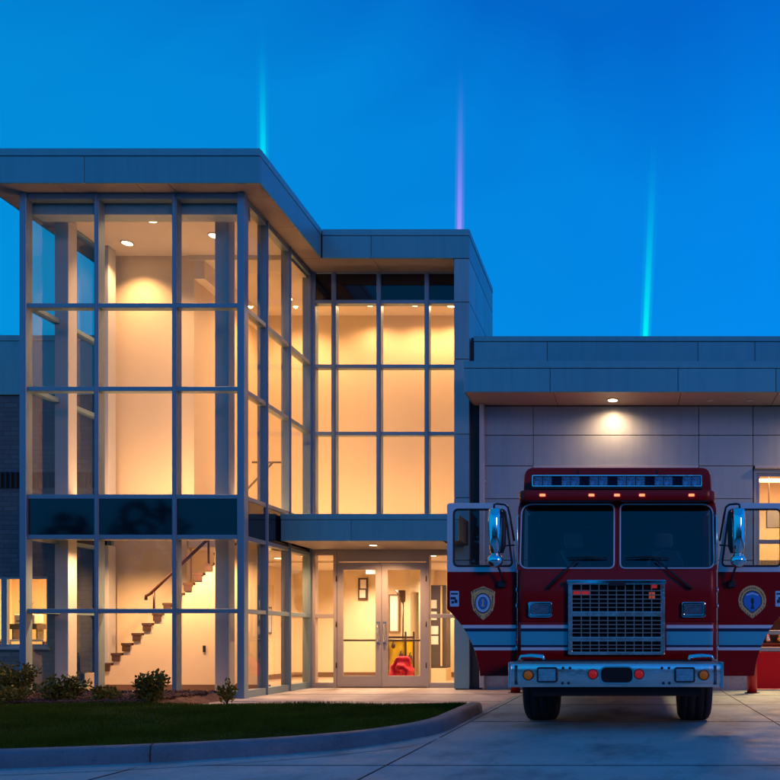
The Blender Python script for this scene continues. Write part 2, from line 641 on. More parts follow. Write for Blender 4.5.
# lawn
inner = offset(KP, 0.18)
LAWN_BACK = 11.75
lawn_pts = [(q.x, q.y) for q in inner if q.y < LAWN_BACK] + [(-2.42, LAWN_BACK), (-16.0, LAWN_BACK)]
bm = bmesh.new()
bm.faces.new([bm.verts.new((p[0], p[1], 0.12)) for p in lawn_pts])
bmesh.ops.triangulate(bm, faces=bm.faces)
kind(obj('lawn', bm, M['earth']), 'structure')


def lawn_front(x):
    best = None
    for a, b in zip(inner, inner[1:]):
        if (a.x - x) * (b.x - x) <= 0 and abs(a.x - b.x) > 1e-6:
            t = (x - a.x) / (b.x - a.x)
            y = a.y + (b.y - a.y) * t
            best = y if best is None else min(best, y)
    return best


verts, faces = [], []
rg = random.Random(3)
while len(faces) < 95000:
    x = rg.uniform(-12.0, -2.42)
    yf = lawn_front(x)
    if yf is None:
        continue
    y = rg.uniform(yf, LAWN_BACK + 0.04)
    if x < -0.78 * y - 0.5:
        continue
    a = rg.uniform(0, 2 * PI)
    h = rg.uniform(0.03, 0.062) * (1.0 + 0.35 * math.sin(x * 2.3 + 1.7 * math.sin(y * 1.9)))
    w = rg.uniform(0.002, 0.0045)
    lx, ly = rg.gauss(0, 0.018), rg.gauss(0, 0.018)
    dx, dy = math.cos(a) * w, math.sin(a) * w
    i = len(verts)
    verts += [(x - dx, y - dy, 0.118), (x + dx, y + dy, 0.118), (x + lx, y + ly, 0.12 + h)]
    faces.append((i, i + 1, i + 2))
me = bpy.data.meshes.new('lawn_grass')
me.from_pydata(verts, [], faces)
me.materials.append(M['grass'])
o = bpy.data.objects.new('lawn_grass', me)
COL.objects.link(o)
kind(o, 'stuff')
o['label'] = 'short dark green grass of the lawn inside the kerb'

# mulch bed: uneven bark
bm = bmesh.new()
nx, ny = 110, 26
gv = [[bm.verts.new((-16 + (8.85) * i / nx, 11.74 + (14.44 - 11.74) * j / ny,
                     (0.10 + 0.03 * math.sin(i * 0.7 + j * 0.4) * math.sin(j * 0.9) + rg.uniform(-0.012, 0.018)) * min(1.0, (nx - i) / 2.0) + 0.002)) for j in range(ny + 1)] for i in range(nx + 1)]
for i in range(nx):
    for j in range(ny):
        bm.faces.new((gv[i][j], gv[i + 1][j], gv[i + 1][j + 1], gv[i][j + 1]))
for k in range(6500):
    x, y = rg.uniform(-12, -7.4), rg.uniform(11.8, 14.3)
    a, t = rg.uniform(0, PI), rg.uniform(-0.5, 0.5)
    ax = Vector((math.cos(a) * math.cos(t), math.sin(a) * math.cos(t), math.sin(t)))
    ay = ax.orthogonal().normalized()
    obox(bm, Vector((x, y, 0.128 + rg.uniform(0, 0.035))), ax, ay, ax.cross(ay), rg.uniform(0.015, 0.05), rg.uniform(0.007, 0.016), 0.005)
kind(obj('mulch_bed', bm, M['mulch']), 'structure')

# ------------------------------------------------------------------ fire station
ST = thing('fire_station', 'modern fire station with lit glass stair tower, metal panels and garage bays', 'building', (-5, 16, 0))

ZR0, ZR1 = 9.15, 9.76
# --- roof with fascia panels (joints are real gaps over a dark backing)
def fascia_panels(name, runs, z0, z1, cap=0.13, m=None, parent=ST, gap=0.010, thick=0.03):
    """runs: (axis, fixed front coordinate, sign of outward, list of edges)"""
    bm = bmesh.new()
    for axis, f, s, edges in runs:
        for a, b in zip(edges, edges[1:]):
            for q0, q1 in ((z0, z1 - cap - gap),):
                lo, hi = a + gap / 2, b - gap / 2
                if axis == 'X':
                    box(bm, lo, hi, min(f, f - s * thick), max(f, f - s * thick), q0, q1)
                else:
                    box(bm, min(f, f - s * thick), max(f, f - s * thick), lo, hi, q0, q1)
        a, b = edges[0], edges[-1]
        g = f + s * 0.008
        if axis == 'X':
            box(bm, a, b, min(g, f - s * thick), max(g, f - s * thick), z1 - cap, z1)
        else:
            box(bm, min(g, f - s * thick), max(g, f - s * thick), a, b, z1 - cap, z1)
    return obj(name, bm, m or M['panel'], parent, 0.004, 1)


XL, XT, XM = -11.55, -6.58, -3.45     # roof left edge, tower roof right edge, mid block right edge
YT, YM, YB = 14.15, 16.95, 19.8
bm = bmesh.new()
box(bm, XL + 0.032, XT - 0.032, YT + 0.032, YB, ZR0 + 0.03, ZR1 - 0.01)
box(bm, XT - 0.032, XM - 0.032, YM + 0.032, YB - 0.032, ZR0 + 0.03, ZR1 - 0.012)
obj('flat_roof', bm, M['panel_dark'], ST)
fascia_panels('tower_fascia', [
    ('X', YT, -1, [XL, at(84, 0, YT).x, XT]),
    ('Y', XT, 1, [YT + 0.031, YM - 0.02]),
    ('Y', XL, -1, [YT + 0.031, 17.0, YB])], ZR0, ZR1)
fascia_panels('entrance_block_fascia', [
    ('X', YM, -1, [XT + 0.012, at(371, 0, YM).x, XM]),
    ('Y', XM, 1, [YM + 0.031, YB])], ZR0, ZR1)
# soffit panels
bm = bmesh.new()
g = 0.006
SZ0, SZ1 = ZR0 + 0.004, ZR0 + 0.03
tx0, tx1 = -11.03, -7.05
xe = [XL + 0.03, -10.2, -8.8, at(172, 0, 14.3).x, XT - 0.03]
for a, b in zip(xe, xe[1:]):
    box(bm, a + g, b - g, YT + 0.03, 14.60, SZ0, SZ1)
for a, b in ((14.60, 15.7), (15.7, 16.98)):
    box(bm, -7.2, XT - 0.03, a + g, b - g, SZ0, SZ1)
    box(bm, XL + 0.03, -10.9, a + g, b - g, SZ0, SZ1)
box(bm, XL + 0.03, -10.9, 16.98 + g, YB, SZ0, SZ1)
xe = [-7.2, -5.5, -3.8]
for a, b in zip(xe, xe[1:]):
    box(bm, a + g, b - g, 16.98 + g, 17.7, SZ0, SZ1)
obj('roof_soffit', bm, M['soffit'], ST)

# --- curtain walls
HZ = [9.10, 7.12, 5.61, 3.66, 2.93, 1.59]


def curtain(name, axis, f, edges, zs, spand, parent, w=0.078, depth=0.15, head=0.10, sill=(0.0, 0.14), ends=(True, True), outs=-1, skip_bottom=False):
    """axis X: wall lies along x at y=f; axis Y: along y at x=f. outs: direction of the outside along the normal.
    zs: transom centres from the head down; spand: indices of dark bands."""
    bm = bmesh.new()

    def bx(parent_bm, a0, a1, n0, n1, z0, z1):
        lo, hi = sorted((f + outs * n0, f + outs * n1))
        if axis == 'X':
            box(parent_bm, a0, a1, lo, hi, z0, z1)
        else:
            box(parent_bm, lo, hi, a0, a1, z0, z1)
    top = zs[0] + head / 2
    bottom = sill[0]
    for i, e in enumerate(edges):
        if (i == 0 and not ends[0]) or (i == len(edges) - 1 and not ends[1]):
            continue
        bx(bm, e - w / 2, e + w / 2, 0.03, -depth, bottom, top)
        bx(bm, e - w / 2 + 0.02, e + w / 2 - 0.02, 0.045, 0.03, bottom, top)
    for a, b in zip(edges, edges[1:]):
        lo, hi = a + w / 2, b - w / 2
        for k, z in enumerate(zs):
            hh = head / 2 if k == 0 else 0.04
            bx(bm, lo, hi, 0.022, -depth + 0.02, z - hh, z + hh)
        if not skip_bottom:
            bx(bm, lo, hi, 0.022, -depth + 0.02, sill[0], sill[1])
    fr = obj(name, bm, M['mullion'], parent, 0.004, 1)
    levels = list(zs) + ([] if skip_bottom else [sill[1] - 0.04])
    for a, b in zip(edges, edges[1:]):
        lo, hi = a + w / 2 - 0.008, b - w / 2 + 0.008
        for k in range(len(levels) - 1):
            z1 = levels[k] - (head / 2 if k == 0 else 0.04) + 0.008
            z0 = levels[k + 1] + 0.04 - 0.008
            q = bmesh.new()
            if k in spand:
                bx(q, lo, hi, 0.004, -0.05, z0, z1)
                obj('spandrel_panel', q, M['spandrel'], fr)
            else:
                bx(q, lo, hi, -0.030, -0.040, z0, z1)
                obj('glass_pane', q, M['glass_side' if axis == 'Y' else 'glass'], fr)
    return fr


TY, TXR, TXL = 14.5, -7.07, -11.0
fx = [-10.98, at(97.3, 0, TY).x, at(175, 0, TY).x, -7.09]
curtain('front_curtain_wall', 'X', TY, fx, HZ, {3}, ST, ends=(False, False))
sy = [TY + 0.06, at(0, 0, 1).y * 15.45, 16.49, 17.56]
sideR = curtain('side_curtain_wall', 'Y', TXR, sy, HZ, {3}, ST, ends=(False, True), outs=1)
sideL = curtain('side_curtain_wall', 'Y', TXL, [TY + 0.06, 15.6, 16.72], HZ, {3}, ST, ends=(False, True), outs=-1)
# corner posts
bm = bmesh.new()
box(bm, -11.06, -10.94, 14.44, 14.60, 0, 9.148)
box(bm, -7.13, -7.00, 14.44, 14.60, 0, 9.148)
obj('corner_post', bm, M['mullion'], ST, 0.006, 1)

# entrance block glazing (upper) with dark top lights
GY = 17.62
ex = [at(313.5, 0, GY).x, at(334, 0, GY).x, at(379, 0, GY).x, at(427, 0, GY).x, -3.80]
curtain('entrance_curtain_wall', 'X', GY, ex, [9.16, 8.50, 7.08, 5.60, 3.60], {0}, ST, w=0.10, head=0.08, sill=(3.56, 3.6), skip_bottom=True, ends=(True, True))

# --- entrance canopy
CZ0, CZ1, CY = 3.04, 3.58, 15.98
fascia_panels('entrance_canopy_fascia', [('X', CY, -1, [-7.02, at(351, 0, CY).x, XM - 0.01])], CZ0, CZ1, cap=0.11)
boxo('entrance_canopy', M['panel_dark'], ST, -7.0, XM - 0.02, CY + 0.032, 17.58, CZ0 + 0.03, CZ1 - 0.01)
bm = bmesh.new()
for a, b in ((-7.0, -5.3), (-5.3, -3.80)):
    box(bm, a + 0.005, b - 0.005, CY + 0.032, 17.56, CZ0 + 0.002, CZ0 + 0.03)
obj('canopy_soffit', bm, M['soffit'], ST)

# --- pier at the right of the entrance
bm = bmesh.new()
zp = [0.02, 1.5, 2.75, 4.07, 5.42, 7.01, 8.22, 9.14]
for a, b in zip(zp, zp[1:]):
    box(bm, -3.77, XM, YM, YM + 0.66, a + 0.006, b - 0.006)
M['pier'] = mat('pier_panel', (0.21, 0.38, 0.41), 0.38, 0.2, var=0.06, scale=0.8, island=0.05, streak=0.07)
obj('entrance_pier', bm, M['pier'], ST, 0.004, 1)
boxo('pier_core', M['panel_dark'], ST, -3.75, XM - 0.02, YM + 0.02, YM + 0.64, 0.0, 9.15)
bm = bmesh.new()
for a, b in ((6.0, 7.01), (7.01, 8.22), (8.22, 9.14)):
    for c, d in ((YM + 0.67, 18.7), (18.7, YB)):
        box(bm, XM - 0.05, XM, c + 0.006, d - 0.003, a + 0.006, b - 0.006)
obj('side_wall_panels', bm, M['panel'], ST, 0.004, 1)
boxo('side_wall_core', M['panel_dark'], ST, XM - 0.2, XM - 0.05, YM + 0.67, YB, 0.0, 9.15)

# --- entrance doors and side lights
DZ = 2.47
fr = bmesh.new()
xa = [at(316, 0, GY).x, at(335, 0, GY).x, at(428, 0, GY).x, -3.80]
for x in (xa[0] - 0.07, xa[1] - 0.02, xa[2] - 0.03, xa[3] - 0.05):
    box(fr, x, x + 0.07, GY - 0.05, GY + 0.12, 0, CZ0)
box(fr, xa[0], xa[1] - 0.02, GY - 0.04, GY + 0.1, 2.92, CZ0)
box(fr, xa[1] + 0.05, xa[2] - 0.03, GY - 0.04, GY + 0.1, 2.78, CZ0)
box(fr, xa[2] + 0.04, xa[3] - 0.05, GY - 0.04, GY + 0.1, 2.92, CZ0)
for a, b in ((xa[0], xa[1] - 0.02), (xa[2] + 0.04, xa[3] - 0.05)):
    box(fr, a, b, GY - 0.04, GY + 0.1, 1.54, 1.63)
    box(fr, a, b, GY - 0.04, GY + 0.1, 0.0, 0.12)
efr = obj('entrance_frame', fr, M['door_alu'], ST, 0.005, 1)
for a, b in ((xa[0], xa[1] - 0.02), (xa[2] + 0.04, xa[3] - 0.05)):
    for z0, z1 in ((0.12, 1.54), (1.63, 2.92)):
        boxo('glass_pane', M['glass'], efr, a - 0.005, b + 0.005, GY + 0.02, GY + 0.03, z0 - 0.005, z1 + 0.005)
mid = (xa[1] + 0.05 + xa[2] - 0.03) / 2
for s, a, b in ((-1, xa[1] + 0.055, mid - 0.004), (1, mid + 0.004, xa[2] - 0.035)):
    q = bmesh.new()
    ring(q, rrect(a, b, 0.03, 2.76, 0.002, 1), rrect(a + 0.13, b - 0.13, 0.27, 2.60, 0.004, 1), GY - 0.03, GY + 0.02)
    d = obj('entrance_door', q, M['door_alu'], ST, 0.004, 1)
    boxo('door_glass', M['glass'], d, a + 0.12, b - 0.12, GY - 0.008, GY, 0.26, 2.61)
    q = bmesh.new()
    tube(q, [(a + 0.12, GY + 0.07, 1.05), (b - 0.12, GY + 0.07, 1.05)], 0.022)
    for x in (a + 0.12, b - 0.12):
        tube(q, [(x, GY + 0.07, 1.05), (x, GY + 0.01, 1.05)], 0.02)
    obj('push_bar', q, M['dark_wood'], d)
    hx = b - 0.065 if s < 0 else a + 0.065
    q = bmesh.new()
    tube(q, [(hx, GY - 0.03, 1.02), (hx, GY - 0.10, 1.02), (hx, GY - 0.10, 1.40), (hx, GY - 0.03, 1.40)], 0.016)
    box(q, hx - 0.04, hx + 0.04, GY - 0.045, GY - 0.031, 0.97, 1.46)
    obj('pull_handle', q, M['brushed'], d)
    q = bmesh.new()
    box(q, (a + 0.1) if s < 0 else (b - 0.42), (a + 0.42) if s < 0 else (b - 0.1), GY + 0.021, GY + 0.08, 2.64, 2.71)
    obj('door_closer', q, M['brushed'], d)
    for z in (0.5, 1.4, 2.4):
        q = bmesh.new()
        x = a - 0.01 if s < 0 else b + 0.01
        tube(q, [(x, GY - 0.045, z - 0.06), (x, GY - 0.045, z + 0.06)], 0.014)
        obj('hinge', q, M['black'], d)

# --- interior shell of tower and entrance block
TC, BW, MB = 9.10, 16.75, 19.6
bm = bmesh.new()
box(bm, -11.05, -9.32, BW, BW + 0.15, 0, TC)                      # tower back wall
box(bm, -9.32, -9.17, BW, MB, 3.3, TC)                            # return wall towards the back
box(bm, -9.32, XM - 0.2, MB, MB + 0.15, 3.0, TC)                  # upper back wall
box(bm, -9.45, -9.302, BW + 0.15, 22.0, 0, 3.2)                   # lobby left wall
box(bm, -9.3, XM - 0.2, 22.0, 22.15, 0, 2.95)                     # lobby back wall
box(bm, XM - 0.32, XM - 0.205, YM + 0.67, 22.0, 0, 3.0)           # lobby right wall
box(bm, XM - 0.32, XM - 0.205, YM + 0.67, MB, 3.3, TC)
box(bm, -5.55, -5.43, 19.6, 22.0, 0, 2.95)                        # lobby partition
obj('interior_wall', bm, M['cream'], ST)
bm = bmesh.new()
box(bm, -11.0, -7.12, 14.66, BW, TC, TC + 0.04)
box(bm, -9.17, -7.13, BW, MB, 9.0, 9.04)
box(bm, -7.13, XM - 0.32, 17.78, MB, 9.0, 9.04)
box(bm, -9.31, -7.13, BW - 0.03, BW - 0.001, 9.0, TC - 0.001)
obj('upper_ceiling', bm, M['ceil'], ST)
boxo('ceiling_bulkhead', M['ceil'], ST, -9.17, -8.95, BW, MB, 8.62, 9.0)
bm = bmesh.new()
box(bm, -11.0, -7.12, 14.66, 14.92, 8.86, TC)                     # dropped band above the front glass
obj('glazing_bulkhead', bm, M['panel_wall'], ST)
bm = bmesh.new()
box(bm, -10.95, -7.13, 14.66, 15.6, 3.0, 3.6)
box(bm, -7.75, -7.13, 15.6, 17.5, 3.0, 3.6)
box(bm, -9.30, -7.13, BW + 0.01, 17.5, 3.0, 3.6)
box(bm, -9.30, XM - 0.33, 17.78, MB, 3.0, 3.58)
box(bm, -9.30, XM - 0.33, MB + 0.16, 22.0, 2.95, 3.25)
box(bm, -9.30, -7.13, 17.51, 17.77, 3.0, 3.58)
obj('upper_floor', bm, M['ceil'], ST)
bm = bmesh.new()
box(bm, -11.0, -7.14, 14.62, 17.70, -0.05, 0.03)
box(bm, -11.0, XM - 0.3, 17.70, 22.0, -0.05, 0.03)
obj('ground_floor', bm, M['floor'], ST)
bm = bmesh.new()
box(bm, -11.0, -9.32, BW - 0.02, BW, 0.03, 0.16)
box(bm, -9.3, XM - 0.33, 21.98, 22.0, 0.03, 0.16)
box(bm, -9.3, -9.28, BW + 0.15, 21.98, 0.03, 0.16)
box(bm, -5.57, -5.55, 19.6, 21.98, 0.03, 0.16)
box(bm, -10.5, -7.2, 15.935, 15.95, 0.03, 0.17)
obj('skirting_board', bm, M['skirting'], ST)
# structural columns inside the tower
for x, y in ((-10.97, 15.20), (-7.90, 15.15), (-10.93, 16.30)):
    bm = bmesh.new()
    box(bm, x, x + 0.26, y, y + 0.24, 0.03, 2.99)
    box(bm, x, x + 0.26, y, y + 0.24, 3.61, TC)
    obj('column', bm, M['column'], ST, 0.006, 1)

# --- stair
SX, SZ, RUN, RISE, NS = -10.55, 0.40, 0.205, 0.2, 15
bm = bmesh.new()
pts = [(SX - 0.36, 0.03), (SX - 0.36, SZ), (SX, SZ)]
for i in range(NS):
    pts += [(SX + RUN * i, SZ + RISE * (i + 1) - 0.05), (SX + RUN * (i + 1), SZ + RISE * (i + 1) - 0.05)]
pts += [(SX + RUN * NS, 0.03)]
prism(bm, pts, 15.95, 16.05)
stair = obj('staircase', bm, M['cream'], ST)
bm = bmesh.new()
prism(bm, [(p[0], p[1] - 0.004) for p in pts[1:-1]] + [(SX + RUN * NS, SZ + RISE * NS - 0.4), (SX, SZ - 0.25), (SX - 0.36, SZ - 0.25)], 16.05, 16.7)
obj('stair_flight', bm, M['cream'], stair)
for i in range(NS):
    x0 = SX + RUN * i
    z = SZ + RISE * (i + 1)
    q = bmesh.new()
    box(q, x0 - 0.03, x0 + RUN - 0.04, 15.92, 16.7, z - 0.05, z)
    box(q, x0 - 0.012, x0 + 0.14, 15.925, 16.7, z - RISE + 0.035, z - 0.05)
    obj('stair_step', q, M['tread'], stair)
q = bmesh.new()
hr = [at(146, 600, 15.9), at(146, 596, 15.9), at(150, 594, 15.9), at(172, 573, 15.9), at(206, 541, 15.9), Vector((-7.6, 15.9, 3.9))]
tube(q, hr, 0.03)
for px, a, b in ((154, 591, 611), (208.5, 540, 563), (181, 565, 588)):
    tube(q, [at(px, a, 15.9), at(px, b, 15.9)], 0.02 if px != 181 else 0.008)
obj('handrail', q, M['burgundy'], stair)
q = bmesh.new()
box(q, at(203, 0, 15.94).x, at(205.5, 0, 15.94).x, 15.93, 15.95, 0.82, 0.95)
obj('wall_switch', q, M['black'], stair)
# upper guard rail
q = bmesh.new()
tube(q, [(-8.0, 16.85, 4.80), (-7.2, 16.85, 4.80)], 0.022)
tube(q, [(-7.55, 16.8, 4.78), (-8.15, 16.8, 4.15)], 0.022)
for x in (-7.22,):
    tube(q, [(x, 16.85, 3.6), (x, 16.85, 4.80)], 0.02)
obj('guard_rail', q, M['dark_wood'], ST)

# --- left brick wing
WX0, WX1, WY = -20.0, -11.07, 17.0
wx0, wx1, wz0, wz1 = -14.2, at(48, 0, WY).x, at(0, 647, WY).z, at(0, 576, WY).z
bm = bmesh.new()
box(bm, WX0, wx0, WY, WY + 0.25, 0, 6.24)
box(bm, wx1, WX1, WY, WY + 0.25, 0, 6.24)
box(bm, wx0, wx1, WY, WY + 0.25, 0, wz0 - 0.06)
box(bm, wx0, wx1, WY, WY + 0.25, wz1, 6.24)
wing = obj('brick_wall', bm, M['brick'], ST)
q = bmesh.new()
box(q, wx0 - 0.05, wx1 + 0.05, WY - 0.05, WY + 0.2, wz0 - 0.058, wz0)
obj('window_sill', q, M['mullion'], wing, 0.005, 1)
q = bmesh.new()
xm = at(2.5, 0, WY).x
for a, b in ((wx0, xm), (xm, wx1)):
    ring(q, rrect(a + 0.001, b - 0.001, wz0, wz1, 0.002, 1), rrect(a + 0.06, b - 0.06, wz0 + 0.06, wz1 - 0.06, 0.003, 1), WY + 0.04, WY + 0.12)
wf = obj('window_frame', q, M['mullion'], wing)
q = bmesh.new()
for a, b in ((wx0, xm), (xm, wx1)):
    box(q, a + 0.055, b - 0.055, WY + 0.07, WY + 0.08, wz0 + 0.055, wz1 - 0.055)
obj('window_glass', q, M['glass'], wing)
q = bmesh.new()
box(q, WX0, WX1, WY - 0.01, WY - 0.002, 4.28, 4.62)
for x in [WX0 + 0.11 * k for k in range(80)]:
    box(q, x, x + 0.03, WY - 0.05, WY - 0.011, 4.28, 4.62)
obj('louvre_band', q, M['louvre'], wing)
fascia_panels('wing_parapet', [('X', WY - 0.04, -1, [WX0, -14.6, -12.95, WX1])], 6.26, 7.52, cap=0.12)
boxo('wing_roof', M['panel_dark'], ST, WX0, WX1, WY - 0.005, 24, 6.25, 7.50)
bm = bmesh.new()
box(bm, -15.5, -11.2, 20.0, 20.1, 0, 3.0)
box(bm, -15.6, -15.5, WY + 0.26, 20.1, 0, 3.0)
box(bm, -11.2, -11.08, WY + 0.26, 20.1, 0, 3.0)
box(bm, -15.5, -11.2, WY + 0.26, 20.0, 2.9, 3.0)
box(bm, -15.5, -11.2, WY + 0.26, 20.0, -0.02, 0.03)
obj('office_room', bm, M['cream'], ST)

# --- garage wing
PY = 17.0
bx = [XM + 0.27, -2.1, 1.42, 2.57, 6.15, 7.4, 11.0]
bm = bmesh.new()
bays = ((-2.1, 1.42), (2.6, 6.12))
zs = [6.03, 5.41, 4.755, 4.06, 2.75, 1.45, 0.62]
for a, b in zip(bx, bx[1:]):
    bay = any(abs(a - c[0]) < 0.06 for c in bays)
    for z1, z0 in zip(zs, zs[1:]):
        if bay and z1 < 4.8:
            continue
        box(bm, a + 0.007, b - 0.007, PY, PY + 0.06, z0 + 0.007, z1 - 0.007)
gw = obj('garage_wall', bm, M['panel_wall'], ST, 0.004, 1)
bm = bmesh.new()
xs = [XM, bays[0][0], bays[0][1], bays[1][0], bays[1][1], 11.0]
for i in (0, 2, 4):
    box(bm, xs[i], xs[i + 1], PY + 0.06, PY + 0.26, 0, 7.4)
for c in bays:
    box(bm, c[0], c[1], PY + 0.06, PY + 0.26, 4.72, 7.4)
obj('garage_wall_core', bm, M['panel_dark'], ST)
bm = bmesh.new()
for i in (0, 2, 4):
    box(bm, xs[i] + (0.27 if i == 0 else 0.0), xs[i + 1], PY - 0.02, PY + 0.06, 0, 0.61)
obj('garage_plinth', bm, M['walk'], ST, 0.006, 1)
# bay head and jamb trims
for c in bays:
    q = bmesh.new()
    box(q, c[0] + 0.01, c[1] - 0.01, PY - 0.06, PY + 0.055, 4.70, 4.752)
    box(q, c[0] + 0.002, c[0] + 0.05, PY + 0.062, PY + 0.30, 0, 4.70)
    box(q, c[1] - 0.05, c[1] - 0.002, PY + 0.062, PY + 0.30, 0, 4.70)
    box(q, c[0] + 0.05, c[1] - 0.05, PY + 0.062, PY + 0.30, 4.62, 4.70)
    obj('bay_trim', q, M['pipe'], ST)
# parapet and canopy
fascia_panels('garage_parapet', [('X', PY + 0.02, -1, [at(473.5, 0, PY).x, at(547, 0, PY).x, at(698, 0, PY).x, at(755, 0, PY).x, 6.2, 11.0])], 6.70, 7.52, cap=0.11)
boxo('garage_roof', M['panel_dark'], ST, XM + 0.02, 11.0, PY + 0.051, 27, 6.66, 7.50)
GCY = 16.06
fascia_panels('garage_canopy_fascia', [('X', GCY, -1, [-3.38, at(550, 0, GCY).x, at(678, 0, GCY).x, at(776, 0, GCY).x, 6, 9, 11.0]),
                                       ('Y', -3.38, -1, [GCY + 0.031, PY - 0.02])], 6.04, 6.66, cap=0.14)
boxo('garage_canopy', M['panel_dark'], ST, -3.35, 11.0, GCY + 0.032, PY - 0.01, 6.07, 6.65)
bm = bmesh.new()
for a, b in ((-3.35, at(555, 0, 16.4).x), (at(555, 0, 16.4).x, at(680, 0, 16.4).x), (at(680, 0, 16.4).x, 2.95), (2.95, 7), (7, 11)):
    box(bm, a + 0.006, b - 0.006, GCY + 0.032, PY + 0.0, 6.042, 6.07)
obj('garage_soffit', bm, M['soffit'], ST)
q = bmesh.new()
px_ = at(482, 0, 16.9).x
box(q, px_ - 0.05, px_ + 0.05, 16.86, 16.97, 0.05, 6.04)
for z in (0.8, 2.6, 4.4):
    box(q, px_ - 0.07, px_ + 0.07, 16.95, 17.0, z, z + 0.05)
obj('downpipe', q, M['pipe'], ST, 0.01, 2)

# bay interior
bm = bmesh.new()
box(bm, XM + 0.02, 11.0, 25.0, 25.2, 0, 6.6)
box(bm, XM + 0.02, XM + 0.15, PY + 0.27, 25, 0, 6.6)
box(bm, 10.9, 11.0, PY + 0.27, 25, 0, 6.6)
obj('bay_wall', bm, M['cream'], ST)
boxo('bay_ceiling', M['ceil'], ST, XM + 0.02, 11.0, PY + 0.27, 25.2, 6.0, 6.1)
boxo('bay_floor', M['walk'], ST, XM + 0.02, 11.0, 17.0, 25.2, -0.04, 0.003)
# closed glazed sectional door of the second bay
c0, c1 = bays[1][0] + 0.055, bays[1][1] - 0.055
q = bmesh.new()
rz = [0.86, 1.22, 3.16, 4.60]
box(q, c0, c0 + 0.07, PY + 0.10, PY + 0.16, 0.80, 4.62)
box(q, c1 - 0.07, c1, PY + 0.10, PY + 0.16, 0.80, 4.62)
for z in rz:
    box(q, c0 + 0.07, c1 - 0.07, PY + 0.10, PY + 0.16, z - 0.045, z + 0.045)
for k in (1, 2):
    x = c0 + (c1 - c0) * k / 3
    for a, b in zip(rz, rz[1:]):
        box(q, x - 0.03, x + 0.03, PY + 0.10, PY + 0.158, a + 0.045, b - 0.045)
gd = obj('garage_door', q, M['door_alu'], ST, 0.004, 1)
for a, b in zip(rz, rz[1:]):
    boxo('glass_pane', M['glass'], gd, c0 + 0.06, c1 - 0.06, PY + 0.125, PY + 0.135, a + 0.04, b - 0.04)
q = bmesh.new()
for z0, z1 in ((0.012, 0.80),):
    box(q, c0, c1, PY + 0.09, PY + 0.16, z0, z1)
obj('bottom_panel', q, M['bay_red'], gd, 0.008, 2)
# raised door of the open bay, lying under the ceiling
q = bmesh.new()
for k in range(6):
    box(q, -2.0, 1.32, 17.75 + k * 0.62, 18.35 + k * 0.62, 4.98, 5.04)
for x in (-2.06, 1.38):
    box(q, x - 0.03, x + 0.03, 17.4, 21.6, 4.9, 4.96)
obj('garage_door', q, M['door_alu'], ST, 0.005, 1)

q = bmesh.new()
for y, z in ((19.6, 5.22), (20.3, 5.20), (21.0, 5.18)):
    box(q, 1.6, 8.6, y - 0.06, y + 0.06, z, z + 0.09)
for x in (1.7, 8.5):
    box(q, x - 0.05, x + 0.05, 19.5, 21.1, 5.29, 6.0)
obj('roof_joists', q, M['paper'], ST)
q = bmesh.new()
tube(q, [(3.66, 21.4, 6.0), (3.66, 21.4, 4.55)], 0.018)
box(q, 3.60, 3.95, 21.3, 21.5, 4.05, 4.5)
obj('hanging_reel', q, M['grey_int'], ST)

# --- light fittings: disc in a ring, with the lamp just below
LIGHTS = []


def downlight(x, y, z, energy, lit=True, r=0.10, angle=150, blend=0.7, col=WARM, drop=0.04, aim=None):
    q = bmesh.new()
    ring(q, [(x + 1.25 * r * math.cos(2 * PI * k / 20), y + 1.25 * r * math.sin(2 * PI * k / 20)) for k in range(20)],
         [(x + r * math.cos(2 * PI * k / 20), y + r * math.sin(2 * PI * k / 20)) for k in range(20)], z - 0.014, z - 0.001, 'Z')
    d = obj('downlight', q, M['pipe'], ST)
    q = bmesh.new()
    prism(q, [(x + r * math.cos(2 * PI * k / 20), y + r * math.sin(2 * PI * k / 20)) for k in range(20)], z - 0.008, z - 0.002, 'Z')
    obj('lamp_lens', q, M['lamp_on'] if lit else M['pipe'], d)
    if lit:
        lamp('downlight_lamp', 'SPOT', (x, y, z - drop), energy, col, 0.05, angle, blend, aim or (x, y, 0))


# tower, upper volume
for x, y, e, a in ((-10.22, 16.2, 420, 112), (-8.3, 15.9, 230, 125), (-9.2, 15.3, 200, 125)):
    downlight(x, y, TC, e, angle=a, blend=1.0)
# entrance block, upper floor: two washers near the back wall
for x in (-6.23, -5.16):
    downlight(x, 18.95, 9.0, 120)
downlight(-8.0, 18.6, 9.0, 300)
downlight(-4.3, 19.0, 9.0, 130)
# ground floor
for x, y, e in ((-10.0, 15.25, 420), (-8.4, 15.2, 420), (-7.4, 16.6, 260)):
    downlight(x, y, 3.0, e)
for x, y, e in ((-6.6, 18.6, 330), (-4.6, 18.4, 330), (-6.9, 20.8, 420), (-4.5, 20.9, 360), (-8.4, 19, 330)):
    downlight(x, y, 2.95 if y > 19.6 else 3.0, e, col=(1.0, 0.66, 0.43))
# outside
downlight(-0.40, 16.60, 6.04, 150, angle=165, blend=1.0, col=(1.0, 0.55, 0.30))
downlight(4.40, 16.60, 6.04, 330, angle=165, blend=1.0)
downlight(1.62, 16.62, 6.04, 0, lit=False, r=0.06)
downlight(2.45, 16.62, 6.04, 0, lit=False, r=0.06)
downlight(-5.40, 16.7, 3.042, 330, r=0.08)


